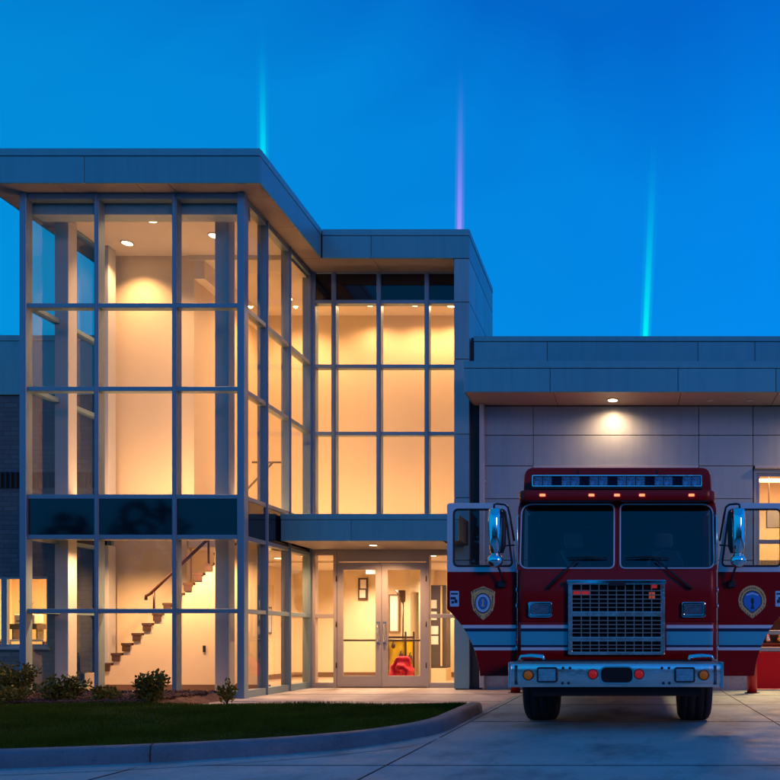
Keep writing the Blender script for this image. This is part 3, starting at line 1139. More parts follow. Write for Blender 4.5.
def wall_fill(x0, x1, y, z, energy, aim):
    """added fill strip, hidden on the upper floor, to brighten the wall evenly"""
    q = bmesh.new()
    box(q, x0, x1, y - 0.06, y + 0.06, z, z + 0.05)
    d = obj('wall_fill_strip', q, M['pipe'], ST)  # made-up housing and glowing lens for the added fill lamp
    boxo('lamp_lens', M['shade_on'], d, x0 + 0.02, x1 - 0.02, y - 0.04, y + 0.04, z + 0.0505, z + 0.055)
    c = Vector(((x0 + x1) / 2, y, z + 0.07))
    lamp('wall_fill_lamp', 'AREA', c, energy, WARM, x1 - x0 - 0.1, aim=(c.x, aim[0], aim[1]), sy=0.08)


wall_fill(-10.6, -7.4, 15.50, 3.6, 115, (16.7, 5.8))
wall_fill(-8.9, -3.9, 18.1, 3.58, 110, (19.6, 5.8))
# office and bays
lamp('office_lamp', 'AREA', (-13.2, 18.6, 2.85), 330, WARM, 1.2, sy=0.6)
lamp('bay_lamp', 'AREA', (-0.4, 20.5, 4.85), 260, WARM, 2.0, sy=4)
lamp('bay_lamp', 'AREA', (4.4, 19.5, 5.9), 2200, WARM, 2.0, sy=3)


# strip fittings of office and bays
for (x, y, z, wx, wy) in ((-13.2, 18.6, 2.885, 0.6, 0.3), (4.4, 19.5, 5.985, 1.0, 1.5), (-0.4, 20.5, 4.90, 1.0, 2.0)):
    q = bmesh.new()
    box(q, x - wx, x + wx, y - wy, y + wy, z - 0.02, z + 0.012)
    d = obj('panel_light', q, M['pipe'], ST)
    boxo('lamp_lens', M['shade_on'], d, x - wx + 0.03, x + wx - 0.03, y - wy + 0.03, y + wy - 0.03, z - 0.024, z - 0.0205)

# wall furniture that belongs to the lobby
q = bmesh.new()
box(q, at(363, 0, 21.95).x - 0.13, at(363, 0, 21.95).x + 0.13, 21.94, 21.995, 2.15, 2.75)
nb = obj('notice_board', q, M['dark_wood'], ST)
q = bmesh.new()
box(q, at(363, 0, 21.95).x - 0.09, at(363, 0, 21.95).x + 0.07, 21.93, 21.938, 2.2, 2.42)
box(q, at(363, 0, 21.95).x - 0.07, at(363, 0, 21.95).x + 0.09, 21.93, 21.938, 2.46, 2.70)
obj('paper_sheet', q, M['paper'], nb)
for y, z0, z1, hw in ((17.9, 1.05, 1.75, 0.28), (18.75, 1.0, 1.6, 0.22), (20.3, 1.2, 1.9, 0.3)):
    q = bmesh.new()
    box(q, -9.299, -9.27, y - hw, y + hw, z0, z1)
    nf = obj('picture_frame', q, M['skirting'], ST)
    q = bmesh.new()
    box(q, -9.2695, -9.262, y - hw + 0.05, y + hw - 0.05, z0 + 0.05, z1 - 0.05)
    obj('paper_sheet', q, M['column'], nf)
q = bmesh.new()
x = at(371.5, 0, 19.0).x
box(q, x - 0.12, x + 0.12, 18.97, 19.0, 2.62, 2.78)
tube(q, [(x, 18.985, 2.78), (x, 18.985, 2.99)], 0.012)
obj('hanging_sign', q, M['paper'], ST)

# ------------------------------------------------------------------ things inside
# floor lamp that washes the lobby wall
fx_ = at(403, 0, 20.8)
t = thing('floor_lamp', 'tall uplighter floor lamp with cone shade behind the right entrance door', 'lamp', (fx_.x, 20.8, 0.03))
q = bmesh.new()
lathe(q, [(0.16, 0.0), (0.16, 0.03), (0.03, 0.05)], (fx_.x, 20.8, 0.03))
obj('base', q, M['dark_wood'], t)
q = bmesh.new()
tube(q, [(fx_.x, 20.8, 0.06), (fx_.x, 20.8, 2.05)], 0.022)
obj('pole', q, M['dark_wood'], t)
q = bmesh.new()
lathe(q, [(0.05, 2.0), (0.09, 2.1), (0.21, 2.3), (0.20, 2.3), (0.08, 2.1), (0.04, 2.02)], (fx_.x, 20.8, 0.03), close=False)
obj('shade', q, M['dark_wood'], t)
lamp('uplighter_lamp', 'SPOT', (fx_.x, 20.8, 2.25), 16, WARM, 0.06, 120, 0.8, (fx_.x, 21.3, 4))

# yellow gear stand with hooks, red bag leaning on it
gx0, gx1, gy = at(389, 0, 18.9).x, at(414, 0, 18.9).x, 18.9
t = thing('gear_stand', 'yellow panelled gear stand with dark frame behind the right entrance door', 'stand', ((gx0 + gx1) / 2, gy, 0.03))
q = bmesh.new()
box(q, gx0, gx1, gy, gy + 0.03, 0.12, 1.08)
obj('panel', q, M['yellow'], t)
q = bmesh.new()
for x in (gx0 - 0.02, (gx0 + gx1) / 2 + 0.1, gx1):
    box(q, x - 0.02, x + 0.02, gy - 0.03, gy, 0.03, 1.25)
    box(q, x - 0.02, x + 0.02, gy - 0.15, gy + 0.3, 0.03, 0.06)
box(q, gx0, gx1, gy - 0.025, gy - 0.002, 1.09, 1.14)
obj('frame', q, M['dark_wood'], t)
for k, (x, z) in enumerate(((gx0 + 0.12, 0.98), (gx0 + 0.3, 0.75), (gx1 - 0.08, 0.70))):
    q = bmesh.new()
    tube(q, [(x, gy, z + 0.05), (x, gy - 0.08, z + 0.03), (x, gy - 0.08, z - 0.03)], 0.012)
    ball(q, (x, gy - 0.06, z - 0.06), 0.05, 0.04, 0.07, 10, 6)
    obj('hook', q, M['dark_wood'], t)
bmx = at(403, 0, 18.5).x
bm = bmesh.new()
bc = Vector((bmx - 0.03, 18.5, 0.36))
rg2 = random.Random(5)
ball(bm, bc, 0.28, 0.20, 0.32, 40, 28)
for v in bm.verts:
    d = v.co - bc
    a = math.atan2(d.z, d.x)
    rr_ = (d.x ** 2 + d.z ** 2) ** 0.5
    v.co += Vector((d.x, 0, d.z)) * (0.13 * math.sin(a * 3 + rr_ * 14) + 0.07 * math.sin(a * 7 + 1.3)) + Vector((0, -0.07 * math.sin(rr_ * 40 + a * 2), 0))
t = tag(obj('red_bag', bm, M['red_cloth'], None), 'crumpled bright red bag on the lobby floor in front of the yellow panel', 'bag')

# dark display cabinet by the right side light
q = bmesh.new()
cx0, cx1 = at(424, 0, 20).x, at(446, 0, 20).x
t = thing('display_cabinet', 'dark display cabinet with white papers behind the narrow side light', 'cabinet', ((cx0 + cx1) / 2, 20.2, 0.03))
box(q, cx0, cx1, 20.0, 20.5, 0.35, 2.42)
obj('body', q, M['grey_int'], t)
q = bmesh.new()
for z, w in ((1.95, 0.16), (1.66, 0.16), (1.3, 0.2), (1.05, 0.2)):
    box(q, cx0 + 0.16, cx0 + 0.16 + w, 19.985, 19.999, z - 0.11, z + 0.1)
obj('paper_sheet', q, M['paper'], t)
q = bmesh.new()
box(q, cx0 - 0.02, cx1 + 0.02, 19.9, 20.5, 0.03, 0.345)
obj('plinth', q, M['cream'], t)
q = bmesh.new()
box(q, cx0 + 0.42, cx0 + 0.46, 19.97, 19.999, 0.4, 2.4)
obj('door_stile', q, M['cream'], t)

# framed picture and wall console seen through the right leaf
t = thing('wall_mirror', 'tall pale framed mirror on the lobby wall behind the right entrance door', 'mirror', (at(393, 0, 21.9).x, 21.97, 1.2))
q = bmesh.new()
a, b = at(388, 0, 21.9).x, at(399, 0, 21.9).x
ring(q, rrect(a, b, 1.25, 2.3, 0.003, 1), rrect(a + 0.04, b - 0.04, 1.29, 2.26, 0.003, 1), 21.93, 21.99)
obj('frame', q, M['skirting'], t)
boxo('glass', M['paper'], t, a + 0.035, b - 0.035, 21.95, 21.985, 1.285, 2.265)

# desk, chair and pictures in the office
dx = at(19, 0, 18.2).x
t = thing('office_desk', 'pale office desk with grey shelf seen through the brick wing window', 'desk', (dx, 18.3, 0.03))
q = bmesh.new()
box(q, dx - 0.55, dx + 0.7, 18.0, 18.6, 1.02, 1.07)
obj('desktop', q, M['paper'], t)
for x in (dx - 0.5, dx + 0.64):
    boxo('leg', M['grey_int'], t, x, x + 0.05, 18.05, 18.55, 0.03, 1.02)
q = bmesh.new()
box(q, dx - 0.22, dx + 0.4, 18.2, 18.5, 1.30, 1.42)
box(q, dx - 0.2, dx - 0.17, 18.25, 18.45, 1.07, 1.30)
box(q, dx + 0.35, dx + 0.38, 18.25, 18.45, 1.07, 1.30)
obj('printer_shelf', q, M['grey_int'], t)
t = thing('office_printer', 'white printer on the shelf of the office desk', 'printer', (dx + 0.1, 18.35, 1.42))
boxo('body', M['paper'], t, dx - 0.12, dx + 0.35, 18.2, 18.5, 1.42, 1.64, bevel=0.02)
boxo('paper_tray', M['grey_int'], t, dx - 0.02, dx + 0.25, 18.14, 18.198, 1.47, 1.50)
t = thing('coat_stand', 'thin metal coat stand left of the office desk', 'coat stand', (dx - 0.35, 18.9, 0.03))
q = bmesh.new()
lathe(q, [(0.18, 0.0), (0.18, 0.025), (0.02, 0.04)], (dx - 0.35, 18.9, 0.03))
obj('base', q, M['grey_int'], t)
q = bmesh.new()
tube(q, [(dx - 0.35, 18.9, 0.05), (dx - 0.35, 18.9, 1.95)], 0.016)
for a in range(4):
    c, s = math.cos(a * PI / 2 + 0.4), math.sin(a * PI / 2 + 0.4)
    tube(q, [(dx - 0.35, 18.9, 1.85), (dx - 0.35 + 0.13 * c, 18.9 + 0.13 * s, 1.92), (dx - 0.35 + 0.15 * c, 18.9 + 0.15 * s, 1.99)], 0.01)
obj('pole', q, M['grey_int'], t)

# rack of brass couplings in the second bay
rx0, rx1 = 2.9, 5.6
t = thing('equipment_rack', 'low brown rack of brass hose couplings behind the glazed garage door', 'rack', (4.2, 18.3, 0.0))
q = bmesh.new()
for x in (rx0, (rx0 + rx1) / 2, rx1 - 0.06):
    box(q, x, x + 0.06, 18.1, 18.6, 0.003, 1.75)
for z in (0.5, 0.95, 1.55):
    box(q, rx0 + 0.06, (rx0 + rx1) / 2, 18.12, 18.58, z, z + 0.04)
    box(q, (rx0 + rx1) / 2 + 0.06, rx1 - 0.06, 18.12, 18.58, z, z + 0.04)
box(q, rx0, rx1, 18.61, 18.64, 0.003, 1.75)
obj('frame', q, M['tread'], t)
q0 = None
for k in range(9):
    x = rx0 + 0.2 + k * 0.28
    q = bmesh.new()
    lathe(q, [(0.05, -0.1), (0.08, -0.08), (0.08, 0.0), (0.055, 0.02), (0.055, 0.1), (0.09, 0.11), (0.09, 0.15), (0.05, 0.15)], (x, 18.3, 0.99 + 0.10), 'Z', 14)
    c = obj('hose_coupling', q, M['brass'] if k % 2 else M['brushed'], None)
    tag(c, ('brass' if k % 2 else 'steel') + ' hose coupling standing on the rack behind the glazed garage door', 'hose coupling', 'hose couplings on the bay rack')
q = bmesh.new()
a, b = at(754, 0, 22).x, at(775, 0, 22).x
t = thing('wall_heater', 'dark slatted heater on the back wall of the right garage bay', 'heater', ((a + b) / 2 + 1.2, 24.9, 3.3))
box(q, a + 0.5, b + 0.9, 24.7, 24.95, 3.3, 3.5)
obj('body', q, M['grey_int'], t)
q = bmesh.new()
for k in range(9):
    x = a + 0.55 + k * 0.1
    box(q, x, x + 0.05, 24.67, 24.699, 3.32, 3.48)
obj('slats', q, M['dark_wood'], t)

# ------------------------------------------------------------------ bollards
def bollard(x, y, label):
    t = thing('bollard', label, 'bollard', (x, y, 0.0), 'red bollards guarding the garage bay')
    q = bmesh.new()
    lathe(q, [(0.10, 0.0), (0.10, 0.98), (0.085, 1.04), (0.05, 1.075), (0.0005, 1.085)], (x, y, 0), 'Z', 24)
    obj('post', q, M['bollard'], t)
    q = bmesh.new()
    lathe(q, [(0.15, 0.0), (0.15, 0.012), (0.101, 0.014)], (x, y, 0), 'Z', 24, close=False)
    obj('base_ring', q, M['chassis'], t)


bollard(-2.33, 16.0, 'red steel bollard on the entrance side of the fire engine')
bollard(2.40, 16.0, 'red steel bollard in front of the red garage door panel')

# ------------------------------------------------------------------ fire engine
CX = -0.187
YC = 9.95


def ct(px):                       # x on the cab front plane
    return at(px, 0, YC).x


def cz(py):
    return at(0, py, YC).z


EN = thing('fire_engine', 'dark red fire engine with open cab doors parked facing the camera', 'fire engine', (CX, 12.5, 0))


def mx(pts, s):
    """mirror an outline written for the left-hand side about the engine's middle"""
    return pts if s < 0 else [(2 * CX - p[0], p[1]) for p in pts]


def mx3(pts, s):
    return [Vector(p) if s < 0 else Vector((2 * CX - p[0], p[1], p[2])) for p in pts]


HW = 1.25
WZ0, WZ1 = cz(569), cz(501)
# nose and side skin of the cab below the glass
bm = bmesh.new()
foot = round_poly([(CX - HW, 12.3), (CX - HW, YC), (CX + HW, YC), (CX + HW, 12.3)], [0.02, 0.13, 0.13, 0.02], 7)
foot_low = round_poly([(CX - HW, 10.16), (CX - HW, YC), (CX + HW, YC), (CX + HW, 10.16)], [0.01, 0.13, 0.13, 0.01], 7)
prism(bm, foot_low, 0.83, 1.30, 'Z', True)
foot_mid = round_poly([(CX - HW, 10.2), (CX - HW, YC), (CX + HW, YC), (CX + HW, 10.2)], [0.01, 0.13, 0.13, 0.01], 7)
prism(bm, foot_mid, 1.30, WZ0 - 0.01, 'Z', True)
box(bm, CX - 1.1, CX + 1.1, 10.2, 12.3, 1.18, 1.32)                        # cab floor
box(bm, CX - HW + 0.02, CX + HW - 0.02, 11.35, 12.3, 0.75, 1.9)            # rear cab skin
box(bm, CX - HW + 0.02, CX + HW - 0.02, 12.2, 12.3, 1.9, 2.79)
for s in (-1, 1):
    x = CX + s * (HW - 0.05)
    box(bm, x - 0.045, x + 0.045, 11.0, 11.14, 1.15, 2.79)
    box(bm, x - 0.03, x + 0.03, 11.14, 12.2, 1.9, 2.79)
cab = obj('cab_body', bm, M['red'], EN, 0.012, 2)
# stripes on the nose, broken by the grille
gx0, gx1 = ct(568), ct(665)
for s in (-1, 1):
    for y0, y1, m in ((625, 628.3, 'stripe_white'), (628.3, 631.5, 'stripe_navy'), (631.5, 645, 'stripe_blue'), (645, 647.3, 'stripe_navy'), (647.3, 650.3, 'stripe_white')):
        q = bmesh.new()
        outer = []
        xl, xr = (CX - HW, gx0 - 0.005)
        # follow the rounded corner
        arc = [p for p in foot_mid if p[0] < CX and p[1] < YC + 0.135 and p[0] <= CX - HW + 0.135]
        arc = sorted(arc, key=lambda p: (p[0], -p[1]))
        path = [Vector((p[0], p[1])) for p in arc] + [Vector((xr, YC))]
        z0, z1 = cz(y1), cz(y0)
        vs_ = []
        for i, p in enumerate(path):
            tdir = (path[min(i + 1, len(path) - 1)] - path[max(i - 1, 0)]).normalized()
            n = Vector((tdir.y, -tdir.x)) * 0.004
            x, y = p.x + n.x, p.y + n.y
            if s > 0:
                x = 2 * CX - x
            vs_.append((q.verts.new((x, y, z0)), q.verts.new((x, y, z1))))
        for a, b in zip(vs_, vs_[1:]):
            f = q.faces.new((a[0], b[0], b[1], a[1]))
            f.smooth = True
        obj('reflective_stripe', q, M[m], cab)

def rake(bm):
    for v in bm.verts:
        v.co.y += (v.co.z - WZ0) * math.tan(R(9))


# windscreen wall: red surround with two rounded openings
q = bmesh.new()
xc0, xc1 = ct(613.5), ct(620.0)
xc = (xc0 + xc1) / 2
for s in (-1, 1):
    x0 = CX - HW + 0.0
    out = mx([(x0, WZ0 - 0.01), (CX, WZ0 - 0.01), (CX, WZ1 + 0.02), (x0, WZ1 + 0.02)], s)
    inn = mx([(ct(519.5), WZ0 + 0.012), (CX - 0.038, WZ0 + 0.012), (CX - 0.038, WZ1 - 0.012), (ct(519.5) + 0.005, WZ1 - 0.012)], s)
    ring(q, round_poly(out, [0.02, 0.002, 0.002, 0.1], 6), round_poly(inn, [0.10, 0.07, 0.07, 0.15], 6), YC + 0.03, YC + 0.10)
for s in (-1, 1):
    x = CX + s * (HW - 0.03)
    box(q, x - 0.028, x + 0.028, YC + 0.101, YC + 0.24, WZ0 - 0.01, WZ1 + 0.02)
rake(q)
obj('windscreen_surround', q, M['red'], EN, 0.006, 1)
for s in (-1, 1):
    inn = round_poly(mx([(ct(519.5), WZ0 + 0.012), (CX - 0.038, WZ0 + 0.012), (CX - 0.038, WZ1 - 0.012), (ct(519.5) + 0.005, WZ1 - 0.012)], s), [0.10, 0.07, 0.07, 0.15], 6)
    q = bmesh.new()
    prism(q, inn, YC + 0.055, YC + 0.063)
    rake(q)
    ws = obj('windscreen', q, M['windshield'], EN)
    q = bmesh.new()
    loop = [Vector((p[0], YC + 0.026, p[1])) for p in inn]
    tube(q, loop + [loop[0], loop[1]], 0.011, 6, cap=False)
    rake(q)
    obj('gasket', q, M['frame_white'], ws)
    q = bmesh.new()
    c = Vector((sum(p[0] for p in inn) / len(inn), 0, sum(p[1] for p in inn) / len(inn)))
    inn2 = [(c.x + (p[0] - c.x) * 0.975, c.z + (p[1] - c.z) * 0.965) for p in inn]
    ring(q, inn, inn2, YC + 0.046, YC + 0.053)
    rake(q)
    obj('black_border', q, M['black'], ws)

# roof brow with marker lights
bm = bmesh.new()
foot_r = round_poly([(CX - HW + 0.02, 12.3), (CX - HW + 0.02, YC - 0.04), (CX + HW - 0.02, YC - 0.04), (CX + HW - 0.02, 12.3)], [0.02, 0.16, 0.16, 0.02], 7)
prism(bm, foot_r, WZ1 + 0.003, cz(490.5), 'Z', True)
roof = obj('cab_roof', bm, M['red'], EN, 0.03, 3)
for px in (542.5, 591.5, 617, 642, 691.5):
    q = bmesh.new()
    x, z = at(px, 495.2, YC - 0.05).x, at(px, 495.2, YC - 0.05).z
    prism(q, rrect(x - 0.035, x + 0.035, z - 0.014, z + 0.014, 0.012, 4), YC - 0.065, YC - 0.039)
    obj('marker_light', q, M['marker'], EN)
    q = bmesh.new()
    ring(q, rrect(x - 0.046, x + 0.046, z - 0.023, z + 0.023, 0.018, 4), rrect(x - 0.036, x + 0.036, z - 0.015, z + 0.015, 0.012, 4), YC - 0.055, YC - 0.037)
    obj('marker_light_rim', q, M['red_lens'], EN)
# raised roof
YR = 10.40
bm = bmesh.new()
rx0, rx1 = at(523, 0, YR).x, at(712, 0, YR).x
rz1 = at(0, 467.5, YR).z
prism(bm, round_poly([(rx0, cz(491)), (rx1, cz(491)), (rx1 - 0.02, rz1), (rx0 + 0.02, rz1)], [0.02, 0.02, 0.13, 0.13], 6), YR, 12.32, 'Y')
rr2 = obj('raised_roof', bm, M['red'], EN, 0.02, 2)
q = bmesh.new()
for px in (578, 657):
    x = at(px, 0, YR).x
    box(q, x - 0.008, x + 0.008, YR - 0.006, YR - 0.001, at(0, 474, YR).z, rz1 - 0.03)
obj('roof_seam', q, M['chassis'], rr2)
# light bar
YL = 10.12
lb0, lb1 = at(532, 0, YL).x, at(702, 0, YL).x
lz0, lz1 = at(0, 486.5, YL).z, at(0, 475.5, YL).z
bm = bmesh.new()
box(bm, lb0, lb1, YL + 0.03, YL + 0.20, lz0, lz1)
box(bm, lb0 - 0.005, lb1 + 0.005, YL - 0.01, YL + 0.21, lz0 - 0.035, lz0 - 0.001)
for k in range(5):
    x = lb0 + 0.1 + (lb1 - lb0 - 0.2) * k / 4
    box(bm, x - 0.03, x + 0.03, YL + 0.03, YL + 0.14, cz(490.5) - 0.01, lz0 - 0.03)
lbr = obj('light_bar', bm, M['chassis'], EN, 0.006, 2)
q = bmesh.new()
ring(q, rrect(lb0, lb1, lz0, lz1 + 0.006, 0.02, 4), rrect(lb0 + 0.012, lb1 - 0.012, lz0 + 0.012, lz1 - 0.006, 0.015, 4), YL - 0.004, YL + 0.03)
obj('chrome_trim', q, M['brushed'], lbr)
w = (lb1 - lb0 - 0.03) / 18
rgb = random.Random(11)
for k in range(18):
    a = lb0 + 0.015 + w * k
    q = bmesh.new()
    # a faceted lens: small pyramids over its face
    nz_, nx_ = 3, 4
    z0, z1 = lz0 + 0.014, lz1 - 0.008
    grid = [[q.verts.new((a + 0.004 + (w - 0.008) * i / (nx_ * 2), YL + (0.008 if (i + j) % 2 else 0.026) , z0 + (z1 - z0) * j / (nz_ * 2)))
             for j in range(nz_ * 2 + 1)] for i in range(nx_ * 2 + 1)]
    for i in range(nx_ * 2):
        for j in range(nz_ * 2):
            q.faces.new((grid[i][j], grid[i + 1][j], grid[i + 1][j + 1], grid[i][j + 1]))
    obj('lens_module', q, M['bar_lens_dark'] if k in (2, 5, 8, 12, 15) else M['bar_lens'], lbr)

# seats, dash and wheel behind the glass
q = bmesh.new()
box(q, CX - 1.15, CX + 1.15, YC + 0.12, YC + 0.5, 1.75, WZ0 + 0.05)
obj('dashboard', q, M['chassis'], EN, 0.04, 3)
for sx_ in (-0.62, 0.62):
    q = bmesh.new()
    prism(q, rrect(CX + sx_ - 0.24, CX + sx_ + 0.24, 1.6, 2.32, 0.1, 5), 11.0, 11.14)
    box(q, CX + sx_ - 0.24, CX + sx_ + 0.24, 10.6, 11.0, 1.5, 1.62)
    st_ = obj('seat', q, M['seat'], EN, 0.03, 3)
    q = bmesh.new()
    prism(q, rrect(CX + sx_ - 0.13, CX + sx_ + 0.13, 2.34, 2.55, 0.06, 5), 11.02, 11.12)
    obj('headrest', q, M['seat_pale'], st_, 0.02, 2)
    q = bmesh.new()
    tube(q, [(CX + sx_ - 0.16, 10.98, 2.3), (CX + sx_ + 0.1, 10.95, 1.8)], 0.03)
    obj('seat_belt', q, M['seat_pale'], st_)
q = bmesh.new()
c = Vector((CX + 0.62, 10.42, 2.05))
tl = Matrix.Rotation(R(60), 3, 'X')
lp = [c + tl @ Vector((0.22 * math.cos(2 * PI * k / 24), 0.22 * math.sin(2 * PI * k / 24), 0)) for k in range(25)]
tube(q, lp, 0.016, 6, cap=False)
for a in (0, 2.1, 4.2):
    tube(q, [c, c + tl @ Vector((0.22 * math.cos(a), 0.22 * math.sin(a), 0))], 0.012, 6)
obj('steering_wheel', q, M['seat_pale'], EN)

# grille
GYF = YC - 0.07
gz0, gz1 = at(0, 655, GYF).z, at(0, 581, GYF).z
ga, gb = at(568, 0, GYF).x, at(665, 0, GYF).x
q = bmesh.new()
ring(q, rrect(ga, gb, gz0, gz1, 0.02, 3), rrect(ga + 0.055, gb - 0.055, gz0 + 0.04, gz1 - 0.045, 0.012, 3), GYF, YC + 0.004)
gr = obj('grille', q, M['brushed'], EN, 0.006, 2)
boxo('grille_backing', M['matte_black'], gr, ga + 0.05, gb - 0.05, YC - 0.012, YC - 0.003, gz0 + 0.03, gz1 - 0.04)
q = bmesh.new()
box(q, ga - 0.012, gb + 0.012, GYF - 0.035, GYF + 0.03, gz1 - 0.035, gz1 + 0.012)
obj('grille_lip', q, M['chrome'], gr, 0.008, 2)
q = bmesh.new()
ia, ib = ga + 0.055, gb - 0.055
n = 10
for k in range(1, n):
    x = ia + (ib - ia) * k / n
    box(q, x - 0.006, x + 0.006, GYF + 0.008, GYF + 0.03, gz0 + 0.03, gz1 - 0.035)
groups = ((611.5, 586.5, 6), (636.8, 616.5, 5), (652.3, 641.5, 3))
for ylo, yhi, rows in groups:
    za, zb = at(0, ylo, GYF).z, at(0, yhi, GYF).z
    for k in range(1, rows):
        z = za + (zb - za) * k / rows
        box(q, ia - 0.01, ib + 0.01, GYF + 0.004, GYF + 0.026, z - 0.0055, z + 0.0055)
obj('grille_bars', q, M['grille_metal'], gr)
for ya, yb in ((611.5, 616.5), (636.8, 641.5)):
    boxo('grille_crossbar', M['brushed'], gr, ia - 0.01, ib + 0.01, GYF - 0.006, GYF + 0.035, at(0, yb, GYF).z, at(0, ya, GYF).z, bevel=0.006)
for a, b, c, d, m in ((573, 590, 590, 594.5, 'flash_red'), (651, 657, 583, 588, 'flash_red'), (649, 655, 592, 599, 'flash_orange')):
    boxo('warning_light', M[m], gr, at(a, 0, GYF).x, at(b, 0, GYF).x, GYF + 0.028, GYF + 0.05, at(0, d, GYF).z, at(0, c, GYF).z)
# emblem on the grille lip
q = bmesh.new()
prism(q, round_poly([(CX - 0.12, gz1 - 0.06), (CX + 0.12, gz1 - 0.06), (CX + 0.07, gz1 + 0.004), (CX - 0.07, gz1 + 0.004)], 0.02, 4), GYF - 0.05, GYF - 0.036)
obj('emblem_plate', q, M['chassis'], gr)

# nose lights
for s in (-1, 1):
    a, b = ct(528.5), ct(552.5)
    z0, z1 = cz(617.5), cz(602)
    q = bmesh.new()
    ring(q, mx(rrect(a, b, z0, z1, 0.035, 5), s), mx(rrect(a + 0.035, b - 0.035, z0 + 0.035, z1 - 0.035, 0.015, 5), s), YC - 0.045, YC + 0.0)
    h = obj('nose_light', q, M['chrome'], EN, 0.008, 2)
    q = bmesh.new()
    prism(q, mx(rrect(a + 0.03, b - 0.03, z0 + 0.03, z1 - 0.03, 0.012, 5), s), YC - 0.028, YC - 0.002)
    obj('lens', q, M['lamp_glass'], h)

# bumper
YB_ = 9.35
bx0, bx1 = at(509.5, 0, YB_).x, at(723.5, 0, YB_).x
bz0, bz1 = at(0, 687.5, YB_).z, at(0, 662.5, YB_).z
bm = bmesh.new()
hz_ = bz1 - bz0
bpf = [(YB_ + 0.05, bz0), (YB_ + 0.022, bz0 + 0.004)]
for k in range(9):
    t_ = k / 8
    bpf.append((YB_ + 0.020 * (2 * t_ - 1) ** 4, bz0 + 0.012 + (hz_ - 0.024) * t_))
bpf += [(YB_ + 0.022, bz1 - 0.004), (YB_ + 0.05, bz1)]
prism(bm, bpf, bx0, bx1, 'X', True)
box(bm, bx0, bx0 + 0.05, YB_ + 0.05, YC + 0.06, bz0, bz1)
box(bm, bx1 - 0.05, bx1, YB_ + 0.05, YC + 0.06, bz0, bz1)
bp = obj('bumper', bm, M['brushed'], EN, 0.012, 2)
q = bmesh.new()
box(q, bx0 + 0.002, bx1 - 0.002, YB_ + 0.012, YC + 0.05, bz1 + 0.0, bz1 + 0.008)
obj('bumper_deck', q, M['brushed'], bp)
q = bmesh.new()
for s in (-1, 1):
    p = mx([(bx0 - 0.012, 0), (bx0 + 0.02, 0)], s)
    xa_, xb_ = sorted((p[0][0], p[1][0]))
    box(q, xa_, xb_, YB_ - 0.012, YB_ + 0.04, bz0 - 0.004, bz1 + 0.004)
obj('bumper_end', q, M['chrome'], bp, 0.006, 2)


def disc(x, z, r, y0, y1, m, name, parent, rim=None):
    q = bmesh.new()
    lathe(q, [(0.0005, y0 - 0.008), (r * 0.6, y0 - 0.006), (r * 0.93, y0), (r, y1)], (x, 0, z), 'Y', 24)
    o = obj(name, q, m, parent)
    if rim:
        q = bmesh.new()
        ring(q, [(x + r * 1.14 * math.cos(2 * PI * k / 24), z + r * 1.14 * math.sin(2 * PI * k / 24)) for k in range(24)],
             [(x + r * 0.98 * math.cos(2 * PI * k / 24), z + r * 0.98 * math.sin(2 * PI * k / 24)) for k in range(24)], y0 - 0.004, y1)
        obj(name + '_rim', q, rim, parent)
    return o


zb = at(0, 675, YB_).z
for s in (-1, 1):
    x = mx([(at(528.3, 0, YB_).x, 0)], s)[0][0]
    disc(x, zb, 0.055, YB_ - 0.02, YB_ + 0.0, M['amber'], 'turn_light', bp, M['black'])
    x = mx([(at(593, 0, YB_).x, 0)], s)[0][0]
    disc(x, zb + 0.01, 0.054, YB_ - 0.02, YB_ + 0.0, M['red_lens'], 'red_warning_light', bp, M['black'])
    a, b = at(537, 0, YB_).x, at(557.5, 0, YB_).x
    z0, z1 = at(0, 682.5, YB_).z, at(0, 667, YB_).z
    q = bmesh.new()
    ring(q, mx(rrect(a, b, z0, z1, 0.03, 4), s), mx(rrect(a + 0.02, b - 0.02, z0 + 0.02, z1 - 0.02, 0.012, 4), s), YB_ - 0.03, YB_ + 0.0)
    h = obj('headlight', q, M['black'], bp, 0.006, 2)
    q = bmesh.new()
    zm = (z0 + z1) / 2
    prism(q, mx(rrect(a + 0.018, b - 0.018, zm + 0.002, z1 - 0.018, 0.01, 3), s), YB_ - 0.018, YB_ - 0.002)
    prism(q, mx(rrect(a + 0.018, b - 0.018, z0 + 0.018, zm - 0.002, 0.01, 3), s), YB_ - 0.018, YB_ - 0.002)
    obj('lens', q, M['lamp_bright'], h)
    # bolt heads and grip on the deck
    for px, py in ((562.5, 683.2), (568.5, 683.2), (563, 668), (570, 668)):
        x = mx([(at(px, 0, YB_).x, 0)], s)[0][0]
        disc(x, at(0, py, YB_).z, 0.016, YB_ - 0.006, YB_ + 0.0, M['chassis'], 'bolt', bp)
    q = bmesh.new()
    pts = [(at(px, 0, 9.6).x, 9.6, at(0, py, 9.6).z) for px, py in ((519, 659.5), (521, 656), (531, 655.5), (543, 656.5), (544, 659.5))]
    tube(q, mx3(pts, s), [0.014, 0.016, 0.022, 0.026, 0.02])
    obj('grab_handle', q, M['chrome'], bp)
    q = bmesh.new()
    a, b = bx0 + 0.06, bx0 + 0.10
    p = mx([(a, 0), (b, 0)], s)
    xa_, xb_ = sorted((p[0][0], p[1][0]))
    for k in range(3):
        box(q, xa_ + k * 0.012 * (1 if s < 0 else 1), xa_ + k * 0.012 + 0.006, YB_ - 0.004, YB_ + 0.0, bz0 + 0.03, bz1 - 0.03)
    obj('bumper_slots', q, M['chassis'], bp)
q = bmesh.new()
a, b = at(601, 0, YB_).x, at(632.5, 0, YB_).x
prism(q, rrect(a, b, at(0, 682.5, YB_).z, at(0, 667.5, YB_).z, 0.07, 6), YB_ - 0.006, YB_ + 0.0)
